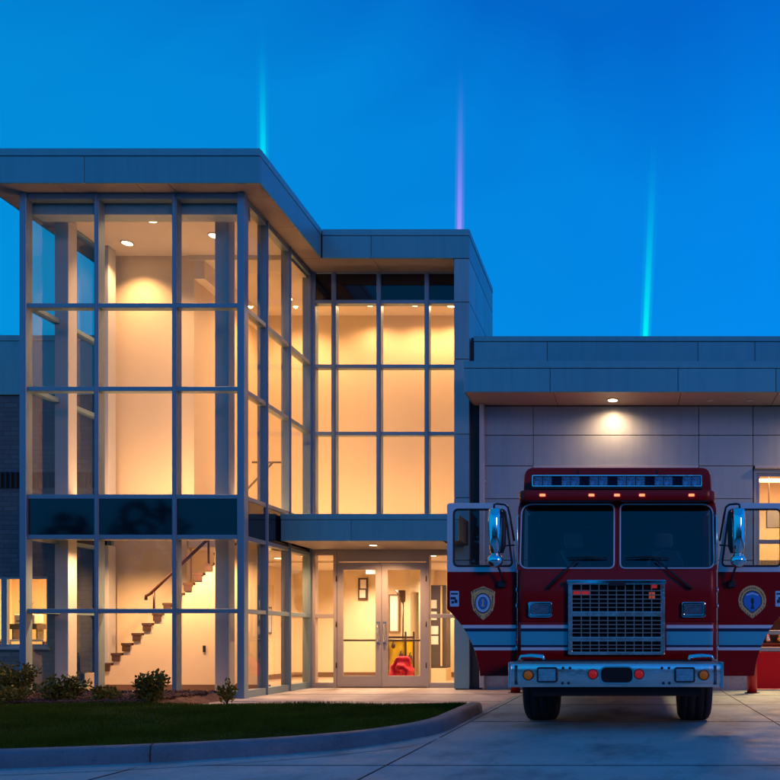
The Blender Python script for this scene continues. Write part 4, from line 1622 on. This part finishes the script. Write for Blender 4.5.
sr = obj('siren_opening', q, M['matte_black'], bp)
q = bmesh.new()
ring(q, rrect(a - 0.014, b + 0.014, at(0, 682.5, YB_).z - 0.014, at(0, 667.5, YB_).z + 0.014, 0.08, 6),
     rrect(a, b, at(0, 682.5, YB_).z, at(0, 667.5, YB_).z, 0.07, 6), YB_ - 0.014, YB_ + 0.0)
obj('siren_rim', q, M['chrome'], sr)

# chassis, axle and body behind the cab
bm = bmesh.new()
box(bm, CX - 1.0, CX + 1.0, YC - 0.3, YC + 0.25, 0.40, 0.83)
for x in (CX - 0.45, CX + 0.33):
    box(bm, x, x + 0.12, 10.2, 17.8, 0.62, 0.88)
box(bm, CX - 0.8, CX + 0.8, 10.66, 10.84, 0.42, 0.58)
box(bm, CX - 0.9, CX + 0.9, 16.2, 16.45, 0.42, 0.62)
box(bm, CX - 1.15, CX + 1.15, 11.35, 12.25, 0.5, 0.75)
obj('chassis', bm, M['chassis'], EN)
bm = bmesh.new()
box(bm, CX - 1.22, CX + 1.22, 12.45, 15.6, 0.62, 2.9)
box(bm, CX - 1.22, CX + 1.22, 15.6, 17.1, 1.15, 2.9)
box(bm, CX - 1.22, CX + 1.22, 17.1, 18.3, 0.62, 2.9)
body = obj('body_box', bm, M['red'], EN, 0.015, 2)
for s in (-1, 1):
    for a, b in ((12.6, 13.55), (13.62, 14.57), (14.64, 15.55), (17.15, 18.2)):
        q = bmesh.new()
        x = CX + s * 1.222
        for k in range(16):
            z = 0.8 + k * 0.115
            box(q, min(x, x + s * 0.014), max(x, x + s * 0.014), a, b, z, z + 0.107)
        obj('roller_shutter', q, M['brushed'], body)


def wheel(xo, s, y):
    q = bmesh.new()
    w = 0.42
    pr = [(0.30, 0.03), (0.36, 0.0), (0.46, -0.004), (0.505, 0.02), (0.525, 0.055), (0.528, 0.09)]
    full = pr + [(0.518, 0.092), (0.518, 0.104), (0.528, 0.106), (0.53, w / 2 - 0.01), (0.518, w / 2 - 0.008), (0.518, w / 2 + 0.008), (0.53, w / 2 + 0.01)]
    full = full + [(r, w - h) for r, h in pr[::-1]]
    full.insert(13, (0.528, w - 0.106))
    full.insert(14, (0.518, w - 0.104))
    full.insert(15, (0.518, w - 0.092))
    lathe(q, [(r, h if s < 0 else -h) for r, h in full], (xo, y, 0.53), 'X', 40, close=False)
    wh = obj('wheel', q, M['tyre'], EN)
    q = bmesh.new()
    lathe(q, [(0.31, 0.02), (0.29, 0.05), (0.24, 0.06), (0.16, 0.05), (0.14, -0.02), (0.0005, -0.03)] if s < 0 else
          [(0.31, -0.02), (0.29, -0.05), (0.24, -0.06), (0.16, -0.05), (0.14, 0.02), (0.0005, 0.03)], (xo, y, 0.53), 'X', 24, close=False)
    obj('rim', q, M['rim'], wh)


for y in (10.78, 16.35):
    wheel(CX - 1.225, -1, y)
    wheel(CX + 1.225, 1, y)
for s in (-1, 1):
    q = bmesh.new()
    arc = [(10.78 + 0.68 * math.cos(a), 0.55 + 0.66 * math.sin(a)) for a in [PI * k / 16 for k in range(17)]]
    arc2 = [(10.78 + 0.62 * math.cos(a), 0.55 + 0.60 * math.sin(a)) for a in [PI * k / 16 for k in range(16, -1, -1)]]
    x = CX + s * 1.0
    prism(q, arc + arc2, x - 0.2, x + 0.2, 'X')
    obj('wheel_arch', q, M['chassis'], EN)

# open doors, square to the cab: their outer skin faces forward
YD = 10.10


def dt(px, py):
    p = at(px, py, YD)
    return (p.x, p.z)


def arc_door(n=14):
    """edge cut out for the wheel, from the upper outer end down"""
    p0, p1, p2, p3 = Vector(dt(447, 609)), Vector(dt(466, 627)), Vector(dt(477, 648)), Vector(dt(480, 676))
    return [tuple((p0 * (1 - t) ** 3 + p1 * 3 * t * (1 - t) ** 2 + p2 * 3 * t * t * (1 - t) + p3 * t ** 3)) for t in [k / n for k in range(n + 1)]]


ARC = arc_door()


def arc_x(z):
    for a, b in zip(ARC, ARC[1:]):
        if b[1] <= z <= a[1]:
            t = (a[1] - z) / (a[1] - b[1])
            return a[0] + (b[0] - a[0]) * t
    return dt(447, 0)[0]


for s in (-1, 1):
    q = bmesh.new()
    right = dt(516.2, 0)[0]
    pts = [(right, dt(0, 676)[1]), (right, dt(0, 572)[1]), (dt(447, 0)[0], dt(0, 572)[1])] + ARC
    prism(q, mx(pts, s), YD, YD + 0.07)
    d = obj('cab_door', q, M['red'], EN, 0.008, 2)
    q = bmesh.new()
    po = [dt(447, 572), (right, dt(0, 572)[1]), dt(507.5, 503), dt(447, 503)]
    pi = [dt(454, 566), dt(512.5, 566), dt(505, 509.5), dt(454, 509.5)]
    ring(q, mx(round_poly(po, [0.005, 0.005, 0.04, 0.04], 5), s), mx(round_poly(pi, 0.06, 5), s), YD - 0.002, YD + 0.055)
    wf = obj('window_frame', q, M['frame_white'], d, 0.006, 2)
    q = bmesh.new()
    loop = [Vector((p[0], YD - 0.004, p[1])) for p in mx(round_poly(pi, 0.06, 5), s)]
    tube(q, loop + [loop[0], loop[1]], 0.013, 6, cap=False)
    obj('rubber_seal', q, M['black'], wf)
    q = bmesh.new()
    prism(q, mx(round_poly(pi, 0.06, 5), s), YD + 0.02, YD + 0.027)
    obj('window_glass', q, M['door_glass'], d)
    for y0, y1, m in ((625, 628.3, 'stripe_white'), (628.3, 631.5, 'stripe_navy'), (631.5, 645, 'stripe_blue'), (645, 647.3, 'stripe_navy'), (647.3, 650.3, 'stripe_white')):
        z0, z1 = dt(0, y1)[1], dt(0, y0)[1]
        zs_ = [z0 + (z1 - z0) * k / 4 for k in range(5)]
        q = bmesh.new()
        pts = [(right - 0.004, z0), (right - 0.004, z1)] + [(arc_x(z) + 0.004, z) for z in zs_[::-1]]
        prism(q, mx(pts, s), YD - 0.004, YD - 0.0005)
        obj('reflective_stripe', q, M[m], d)
    # hinges and edge trim by the cab
    for py in (590, 606, 648, 668):
        q = bmesh.new()
        p = mx([dt(516.8, py)], s)[0]
        tube(q, [(p[0], YD - 0.012, p[1] - 0.03), (p[0], YD - 0.012, p[1] + 0.03)], 0.013)
        obj('hinge', q, M['brushed'], d)
    # sticker near the outer edge
    q = bmesh.new()
    prism(q, mx(rrect(dt(450, 0)[0], dt(459, 0)[0], dt(0, 606.5)[1], dt(0, 591)[1], 0.012, 3), s), YD - 0.004, YD - 0.0005)
    k1 = obj('sticker', q, M['badge_pale'], d)
    q = bmesh.new()
    for a, b, c, e in ((451, 458, 593, 594.6), (450.6, 456, 597, 599.5), (454.5, 457.5, 599.6, 603.0), (451.5, 454, 601, 603.5)):
        prism(q, mx(rrect(dt(a, 0)[0], dt(b, 0)[0], dt(0, e)[1], dt(0, c)[1], 0.004, 2), s), YD - 0.0065, YD - 0.0045)
    obj('sticker_marks', q, M['badge_dark'], k1)
    # the badge
    q = bmesh.new()
    if s < 0:
        cxp = 483.2
        o_ = [(483.2, 586.3), (487.5, 588.0), (491, 589.3), (495.4, 592), (494.8, 597), (494.8, 603), (493, 610.5), (488.5, 615.8), (483.2, 620.2),
              (478, 615.8), (473.4, 610.5), (471.6, 603), (471.6, 597), (471, 592), (475.4, 589.3), (479, 588.0)]
        prism(q, [dt(*p) for p in o_], YD - 0.008, YD - 0.0005)
        bd = obj('badge', q, M['gold'], d, 0.002, 1)
        for rx_, rz_, m, y in ((8.0, 10.2, 'badge_dark', 0.0095), (7.1, 9.0, 'badge_pale', 0.011), (4.6, 6.3, 'badge_dark', 0.0125), (3.9, 5.6, 'badge_blue', 0.014)):
            q = bmesh.new()
            prism(q, [dt(483.0 + rx_ * math.cos(2 * PI * k / 28), 603.2 - rz_ * math.sin(2 * PI * k / 28)) for k in range(28)], YD - y, YD - y + 0.0013)
            obj('badge_field', q, M[m], bd)
        q = bmesh.new()
        prism(q, [dt(*p) for p in ((482, 599.5), (483.4, 599.0), (484.2, 601), (483.6, 604), (485, 606.5), (481.5, 606.5), (482.4, 603.5))], YD - 0.0155, YD - 0.0142)
        obj('badge_figure', q, M['gold'], bd)
        ringp = [(472.8 + 1.45 * k, 592.6 - 3.9 * math.sin(PI * (k + 0.5) / 15) - 0.0 * k) for k in range(15)]
        ringp += [(473.6 + 0.2 * k, 597 + 2.6 * k) for k in range(5)] + [(492.8 - 0.2 * k, 597 + 2.6 * k) for k in range(5)]
        ringp += [(475.6 + 1.6 * k, 611.6 + 1.55 * k) for k in range(4)] + [(490.8 - 1.6 * k, 611.6 + 1.55 * k) for k in range(4)]
    else:
        o_ = []
        for k in range(40):
            a = 2 * PI * k / 40
            rx_, rz_ = 14.0, 15.5
            x, z = 752.2 + rx_ * math.cos(a) * (0.97 if math.sin(a) < 0 else 1), 601 - rz_ * math.sin(a)
            if math.sin(a) < -0.2:
                tq = (-math.sin(a) - 0.2) / 0.8
                z = 601 + 3.1 + tq * 14.3
                x = 752.2 + 13.8 * (1 - tq ** 1.5) * (1 if math.cos(a) > 0 else -1)
            o_.append((x, z))
        prism(q, [dt(*p) for p in o_], YD - 0.008, YD - 0.0005)
        bd = obj('badge', q, M['gold'], d, 0.002, 1)

        def scaled(f):
            return [dt(752.2 + (p[0] - 752.2) * f, 602.0 + (p[1] - 602.0) * f) for p in o_]
        for f, m, y in ((0.70, 'badge_dark', 0.0095), (0.63, 'badge_blue', 0.011)):
            q = bmesh.new()
            prism(q, scaled(f), YD - y, YD - y + 0.0013)
            obj('badge_field', q, M[m], bd)
        q = bmesh.new()
        prism(q, [dt(*p) for p in ((750.8, 598.2), (753.6, 598.2), (753.8, 602), (753.0, 604.5), (754.4, 609), (750.2, 609), (751.8, 604.5), (750.6, 602))], YD - 0.0125, YD - 0.0112)
        obj('badge_figure', q, M['badge_dark'], bd)
        q = bmesh.new()
        prism(q, [dt(*p) for p in ((746, 594.4), (752, 592.6), (758.5, 594.4), (758.5, 595.8), (752, 594.2), (746, 595.8))], YD - 0.0125, YD - 0.0112)
        obj('badge_scroll', q, M['badge_pale'], bd)
        ringp = [(752.2 + 11.9 * math.cos(a), 601 - 12.9 * math.sin(a)) for a in [PI * (0.02 + 0.96 * k / 19) for k in range(20)]]
        ringp += [(740.4, 603.9), (764.0, 603.9), (752.2, 616.3)]
        ringp += [(741.2 + 2.1 * k, 607 + 2.1 * k) for k in range(5)] + [(763.2 - 2.1 * k, 607 + 2.1 * k) for k in range(5)]
    q = bmesh.new()
    rgk = random.Random(2 if s < 0 else 4)
    for px, py in ringp:
        x, z = dt(px, py)
        w_, h_ = rgk.uniform(0.003, 0.006), rgk.uniform(0.010, 0.014)
        box(q, x - w_, x + w_, YD - 0.0095, YD - 0.0083, z - h_, z + h_)
    obj('badge_lettering', q, M['badge_dark'], bd)

# mirrors
for s in (-1, 1):
    YMi = 9.86

    def mt(px, py):
        return at(px, py, YMi)
    q = bmesh.new()
    rows = []
    for py, hw_, dd in ((508.5, 4.5, 0.05), (510, 6.8, 0.10), (520, 7.4, 0.12), (545, 6.6, 0.11), (552, 5.6, 0.09), (555, 4.2, 0.05)):
        c = mt(495.6, py)
        c = mx3([c], s)[0]
        hw_ = hw_ * YMi / FOC
        rw = []
        for k in range(13):
            a = PI * k / 12
            rw.append(q.verts.new((c.x + hw_ * math.cos(a), c.y - dd * math.sin(a), c.z)))
        rows.append(rw)
    for a, b in zip(rows, rows[1:]):
        for k in range(12):
            f = q.faces.new((a[k], a[k + 1], b[k + 1], b[k]))
            f.smooth = True
        q.faces.new((a[0], b[0], b[12], a[12]))
    q.faces.new(rows[0])
    q.faces.new(rows[-1])
    mi = obj('mirror', q, M['chrome'], EN)
    q = bmesh.new()
    pts = [mt(501.5, 512), mt(502.5, 520), mt(502, 546), mt(500.5, 553)]
    tube(q, mx3([(p.x + 0.012, p.y + 0.01, p.z) for p in pts], s), [0.02, 0.035, 0.033, 0.02], 8)
    obj('mirror_edge', q, M['black'], mi)
    q = bmesh.new()
    c = mx3([mt(495.3, 560.5)], s)[0]
    ball(q, c, 0.098, 0.075, 0.088, 20, 12)
    obj('convex_mirror', q, M['chrome'], mi)
    q = bmesh.new()
    pts = [mt(494, 508), mt(494.2, 504.5), mt(497, 503.6), mt(504, 504), mt(507.2, 506.5), mt(509, 515), mt(513, 540)]
    tube(q, mx3([pts[0]] + [(p.x, p.y + 0.02 * i, p.z) for i, p in enumerate(pts[1:])], s), 0.013, 8)
    pts = [mt(496, 553), mt(497, 566), mt(499, 572), mt(502, 582)]
    tube(q, mx3([(p.x, p.y + 0.05 + 0.03 * i, p.z) for i, p in enumerate(pts)], s), 0.014, 8)
    pts = [mt(501, 548), mt(506, 545), mt(513, 544)]
    tube(q, mx3([(p.x, p.y + 0.06 * i, p.z) for i, p in enumerate(pts)], s), 0.009, 6)
    p = mx3([at(502, 583, YD - 0.05)], s)[0]
    box(q, p.x - 0.045, p.x + 0.045, YD - 0.07, YD - 0.001, p.z - 0.05, p.z + 0.03)
    obj('mirror_arm', q, M['black'], mi)
    # grab rail on the corner post
    q = bmesh.new()
    pts = [at(518.5, py, YC - 0.0) for py in (514, 517, 540, 562, 566)]
    tube(q, mx3([(p.x - 0.015 + (0.03 if i in (0, 4) else 0), p.y + (0.05 if i in (0, 4) else -0.0), p.z) for i, p in enumerate(pts)], s), 0.012, 8)
    obj('grab_rail', q, M['brushed'], EN)
# wipers
for a, b, c0_, c1_ in (((548, 588), (577, 559), (566.5, 557.8), (607, 557.5)), ((691, 588), (655, 559), (625.5, 557.5), (669, 557.8))):
    q = bmesh.new()
    Yw = YC - 0.045
    pa, pb = at(a[0], a[1], Yw), at(b[0], b[1], Yw)
    tube(q, [(pa.x, YC - 0.002, pa.z), (pa.x, Yw, pa.z), (pa.x * 0.5 + pb.x * 0.5, Yw - 0.015, (pa.z + pb.z) / 2), (pb.x, Yw + 0.03, pb.z)], [0.022, 0.018, 0.012, 0.009], 8)
    wp = obj('wiper', q, M['black'], EN)
    q = bmesh.new()
    p0, p1 = at(c0_[0], c0_[1], YC), at(c1_[0], c1_[1], YC)
    tube(q, [(p0.x, YC + 0.02, p0.z), ((p0.x + p1.x) / 2, YC + 0.012, p0.z + 0.006), (p1.x, YC + 0.02, p1.z)], [0.006, 0.014, 0.006], 6)
    obj('wiper_blade', q, M['black'], wp)

# ------------------------------------------------------------------ shrubs
def shrub(label, x, y, h, w, n, m, seed, stems=9):
    rgs = random.Random(seed)
    t = thing('shrub', label, 'shrub', (x, y, 0.10), 'shrubs along the foot of the glass tower')
    q = bmesh.new()
    lf = bmesh.new()

    def leaf(p, d, ln, wd):
        d = d.normalized()
        u = d.cross(Vector((rgs.gauss(0, 1), rgs.gauss(0, 1), rgs.gauss(0, 1)))).normalized()
        k = d.cross(u) * ln * 0.12
        a, b, c_, e = p, p + d * ln * 0.45 + u * wd - k, p + d * ln, p + d * ln * 0.45 - u * wd - k
        v = [lf.verts.new(z) for z in (a, b, c_, e)]
        lf.faces.new((v[0], v[1], v[2]))
        lf.faces.new((v[0], v[2], v[3]))
    tips = []
    for k in range(stems):
        a = 2 * PI * k / stems + rgs.uniform(-0.4, 0.4)
        r = w * rgs.uniform(0.25, 1.0)
        hh = h * rgs.uniform(0.7, 1.05) * (1 - 0.35 * (r / w) ** 2)
        p = [Vector((x, y, 0.08)), Vector((x + r * 0.45 * math.cos(a), y + r * 0.45 * math.sin(a), 0.1 + hh * 0.4)),
             Vector((x + r * math.cos(a), y + r * math.sin(a), 0.1 + hh * 0.95))]
        tube(q, p, [0.009, 0.006, 0.002], 5)
        for j in range(n // stems):
            tt = rgs.uniform(0.12, 1.0) ** 0.8
            pos = (p[0] * (1 - tt) ** 2 + p[1] * 2 * tt * (1 - tt) + p[2] * tt * tt)
            sp = w * 0.24 * (1.15 - 0.6 * tt)
            pos = pos + Vector((rgs.gauss(0, sp), rgs.gauss(0, sp), rgs.gauss(0, sp * 0.6)))
            pos.z = max(pos.z, 0.11)
            d = Vector((math.cos(a) * 0.5 + rgs.gauss(0, 0.6), math.sin(a) * 0.5 + rgs.gauss(0, 0.6), 0.7 + rgs.gauss(0, 0.5)))
            leaf(pos, d, rgs.uniform(0.045, 0.085), rgs.uniform(0.014, 0.024))
    obj('stems', q, M['stem'], t)
    lo = Vector((x, y, 0.1))
    bmesh_o = lf
    me = bpy.data.meshes.new('foliage')
    bmesh.ops.translate(lf, vec=-lo, verts=lf.verts)
    lf.to_mesh(me)
    lf.free()
    me.materials.append(m)
    o = bpy.data.objects.new('foliage', me)
    COL.objects.link(o)
    o.parent = t
    WORLD[o.name] = lo


YS = 12.3
shrub('round dense shrub in front of the second glass bay, below the stairs', at(150, 0, YS).x, YS, 0.56, 0.27, 1050, M['leaf'], 1, 13)
shrub('small pale green shrub left of the tallest round shrub', at(103, 0, YS).x, YS, 0.28, 0.2, 420, M['leaf_pale'], 2, 9)
shrub('wide bushy dark shrub before the leftmost glass bay', at(64, 0, YS).x, YS, 0.44, 0.32, 1000, M['leaf'], 3, 13)
shrub('sparse little shrub at the corner post of the glass tower', at(227, 0, YS).x, YS, 0.34, 0.17, 230, M['leaf_pale'], 4, 7)
shrub('tall loose shrub in front of the brick wall', at(18, 0, YS + 0.5).x, YS + 0.5, 0.70, 0.30, 900, M['leaf'], 5, 11)
shrub('low yellowish shrub at the front of the leftmost cluster', at(11, 0, YS - 0.3).x, YS - 0.3, 0.28, 0.24, 520, M['leaf_pale'], 6, 9)
shrub('big dark shrub cut by the left picture edge below the office window', at(-8, 0, YS + 0.7).x, YS + 0.7, 0.62, 0.34, 900, M['leaf'], 8, 11)

# ------------------------------------------------------------------ light beams in the sky behind the station
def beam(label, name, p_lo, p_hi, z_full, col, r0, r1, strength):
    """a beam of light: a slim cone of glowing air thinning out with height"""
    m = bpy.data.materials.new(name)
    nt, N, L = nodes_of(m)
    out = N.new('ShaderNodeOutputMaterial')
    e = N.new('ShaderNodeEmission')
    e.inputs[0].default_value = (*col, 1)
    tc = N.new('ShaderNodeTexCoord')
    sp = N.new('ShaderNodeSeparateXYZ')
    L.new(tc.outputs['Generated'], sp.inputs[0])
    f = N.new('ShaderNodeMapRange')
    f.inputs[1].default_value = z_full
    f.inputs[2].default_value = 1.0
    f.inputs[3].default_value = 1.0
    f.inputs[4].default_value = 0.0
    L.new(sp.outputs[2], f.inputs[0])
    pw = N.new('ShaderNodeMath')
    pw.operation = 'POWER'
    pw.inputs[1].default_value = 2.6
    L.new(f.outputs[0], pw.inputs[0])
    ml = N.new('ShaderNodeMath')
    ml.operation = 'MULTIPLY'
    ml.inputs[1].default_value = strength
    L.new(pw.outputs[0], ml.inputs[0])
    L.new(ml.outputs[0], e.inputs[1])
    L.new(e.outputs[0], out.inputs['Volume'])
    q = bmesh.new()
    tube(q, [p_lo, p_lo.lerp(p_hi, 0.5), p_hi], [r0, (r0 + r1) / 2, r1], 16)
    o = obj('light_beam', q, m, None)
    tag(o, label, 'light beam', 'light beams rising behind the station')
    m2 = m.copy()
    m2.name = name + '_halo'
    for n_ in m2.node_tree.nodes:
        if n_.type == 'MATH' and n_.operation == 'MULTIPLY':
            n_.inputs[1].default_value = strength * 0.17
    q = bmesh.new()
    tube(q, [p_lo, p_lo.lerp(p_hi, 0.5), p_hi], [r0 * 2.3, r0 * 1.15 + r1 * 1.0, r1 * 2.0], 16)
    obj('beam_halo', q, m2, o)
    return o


YBm = 34.0


def bpair(px0, py0, px1, py1):
    a, b = at(px0, py0, YBm), at(px1, py1, YBm)
    d = (b - a) / (b.z - a.z)
    lo = a + d * (6.0 - a.z)
    return lo, b, (a.z - 6.0) / (b.z - 6.0)


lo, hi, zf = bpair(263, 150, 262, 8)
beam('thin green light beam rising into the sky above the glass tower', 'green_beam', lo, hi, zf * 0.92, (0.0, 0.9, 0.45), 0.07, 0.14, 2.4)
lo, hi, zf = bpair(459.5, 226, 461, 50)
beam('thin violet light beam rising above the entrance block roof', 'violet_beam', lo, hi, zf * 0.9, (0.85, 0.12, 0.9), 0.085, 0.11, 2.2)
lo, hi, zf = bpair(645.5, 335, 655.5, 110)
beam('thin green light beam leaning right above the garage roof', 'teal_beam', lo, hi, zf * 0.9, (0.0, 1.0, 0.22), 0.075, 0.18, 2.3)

# ------------------------------------------------------------------ wood across the road, behind the camera
vv_, ff_ = [], []
rgt = random.Random(9)
for k in range(46):
    cx_, cy_ = -62 + k * 2.75 + rgt.uniform(-1, 1), -30 + rgt.uniform(-5, 3)
    th = rgt.uniform(6, 11)
    rw_ = rgt.uniform(2.0, 3.4)
    tall = rgt.random() < 0.4
    for j in range(420):
        z = th * rgt.uniform(0.12, 1.0)
        f = (1 - z / th) * 1.2 if tall else (max(0.0, 1 - ((z / th - 0.55) / 0.47) ** 2)) ** 0.5
        a, r = rgt.uniform(0, 2 * PI), rw_ * f * rgt.uniform(0.3, 1.0) ** 0.5 + 0.1
        p = Vector((cx_ + r * math.cos(a), cy_ + r * math.sin(a), z))
        u = Vector((rgt.gauss(0, 1), rgt.gauss(0, 1), rgt.gauss(0, 1))).normalized()
        w_ = u.orthogonal().normalized()
        sz = rgt.uniform(0.25, 0.6)
        i = len(vv_)
        vv_ += [tuple(p + u * sz), tuple(p + w_ * sz * 0.6), tuple(p - u * sz), tuple(p - w_ * sz * 0.6)]
        ff_.append((i, i + 1, i + 2, i + 3))
    i = len(vv_)
    for q_ in ((-0.15, 0, 0), (0.15, 0, 0), (0.08, 0, th * 0.8), (-0.08, 0, th * 0.8), (0, -0.15, 0), (0, 0.15, 0), (0, 0.08, th * 0.8), (0, -0.08, th * 0.8)):
        vv_.append((cx_ + q_[0], cy_ + q_[1], q_[2]))
    ff_ += [(i, i + 1, i + 2, i + 3), (i + 4, i + 5, i + 6, i + 7)]
me = bpy.data.meshes.new('far_woods')
me.from_pydata(vv_, [], ff_)
me.materials.append(mat('wood_foliage', (0.035, 0.05, 0.018), 0.8, var=0.4, scale=0.3))
o = bpy.data.objects.new('far_woods', me)
COL.objects.link(o)
kind(o, 'stuff')
o['label'] = 'dark wood across the road, mirrored in the chrome of the engine'

# ------------------------------------------------------------------ sky and sun
W = bpy.data.worlds.new('World')
S.world = W
W.use_nodes = True
nt = W.node_tree
N, L = nt.nodes, nt.links
N.clear()
out = N.new('ShaderNodeOutputWorld')
bg = N.new('ShaderNodeBackground')
L.new(bg.outputs[0], out.inputs[0])
sky = N.new('ShaderNodeTexSky')
sky.sky_type = 'NISHITA'
sky.sun_disc = False
sky.sun_elevation = R(2.0)
sky.sun_rotation = R(180)
sky.ozone_density = 6.0
tc = N.new('ShaderNodeTexCoord')
sp = N.new('ShaderNodeSeparateXYZ')
L.new(tc.outputs['Generated'], sp.inputs[0])
nz = N.new('ShaderNodeTexNoise')
nz.inputs['Scale'].default_value = 1.9
nz.inputs['Detail'].default_value = 4
nz.inputs['Distortion'].default_value = 0.6
L.new(tc.outputs['Generated'], nz.inputs['Vector'])
ad = N.new('ShaderNodeMath')
ad.operation = 'MULTIPLY_ADD'
L.new(nz.outputs['Fac'], ad.inputs[0])
ad.inputs[1].default_value = 0.42
ad.use_clamp = True
L.new(sp.outputs[2], ad.inputs[2])
cr = N.new('ShaderNodeValToRGB')
L.new(ad.outputs[0], cr.inputs[0])
el = cr.color_ramp.elements
el[0].position, el[0].color = 0.0, (0.002, 0.20, 0.70, 1)
el[1].position, el[1].color = 1.0, (0.001, 0.17, 0.52, 1)
for p, c in ((0.42, (0.001, 0.285, 0.86, 1)), (0.58, (0.0008, 0.28, 0.84, 1)), (0.75, (0.0006, 0.25, 0.79, 1)), (0.87, (0.0006, 0.145, 0.62, 1))):
    e = el.new(p)
    e.color = c
mixn = N.new('ShaderNodeMix')
mixn.data_type = 'RGBA'
mixn.blend_type = 'ADD'
mixn.inputs[0].default_value = 0.001
hz = N.new('ShaderNodeMapRange')
hz.inputs[1].default_value, hz.inputs[2].default_value = -0.7, 0.25
hz.inputs[3].default_value, hz.inputs[4].default_value = 0.0, 1.0
L.new(sp.outputs[0], hz.inputs[0])
cv = N.new('ShaderNodeValToRGB')
cv.color_ramp.elements[0].color = (1, 1.0, 0.82, 1)
cv.color_ramp.elements[1].color = (1, 0.90, 1.03, 1)
L.new(hz.outputs[0], cv.inputs[0])
mt_ = N.new('ShaderNodeMix')
mt_.data_type = 'RGBA'
mt_.blend_type = 'MULTIPLY'
mt_.inputs[0].default_value = 1.0
L.new(cr.outputs[0], mt_.inputs[6])
L.new(cv.outputs[0], mt_.inputs[7])
L.new(mt_.outputs[2], mixn.inputs[6])
L.new(sky.outputs[0], mixn.inputs[7])
L.new(mixn.outputs[2], bg.inputs[0])
bg.inputs[1].default_value = 1.0

sun = bpy.data.lights.new('dusk_sun', 'SUN')
sun.energy = 0.36
sun.angle = R(12)
sun.color = (1.0, 0.42, 0.30)
so = bpy.data.objects.new('dusk_sun', sun)
COL.objects.link(so)
so.rotation_euler = (R(75), 0, R(42))

# ------------------------------------------------------------------ camera and render settings
cam = bpy.data.cameras.new('camera')
co = bpy.data.objects.new('camera', cam)
COL.objects.link(co)
co.location = (0, 0, CAM_H)
co.rotation_euler = (R(90), 0, 0)
cam.sensor_width = 36
cam.lens = 36 * FOC / 780
cam.shift_x = -(PX0 - 390) / 780
cam.shift_y = (PY0 - 390) / 780
cam.clip_start = 0.05
cam.clip_end = 2000
S.camera = co
S.render.engine = 'CYCLES'
S.cycles.use_denoising = True
S.cycles.max_bounces = 10
S.cycles.diffuse_bounces = 4
S.cycles.glossy_bounces = 4
S.cycles.transparent_max_bounces = 16
S.cycles.transmission_bounces = 6
S.cycles.sample_clamp_indirect = 4.0
S.cycles.caustics_reflective = False
S.cycles.caustics_refractive = False
S.cycles.volume_step_rate = 1.0
S.view_settings.view_transform = 'Standard'
S.view_settings.look = 'None'
S.view_settings.exposure = 0.0
S.view_settings.gamma = 1.0
S.view_settings.use_curve_mapping = False
S.render.film_transparent = False
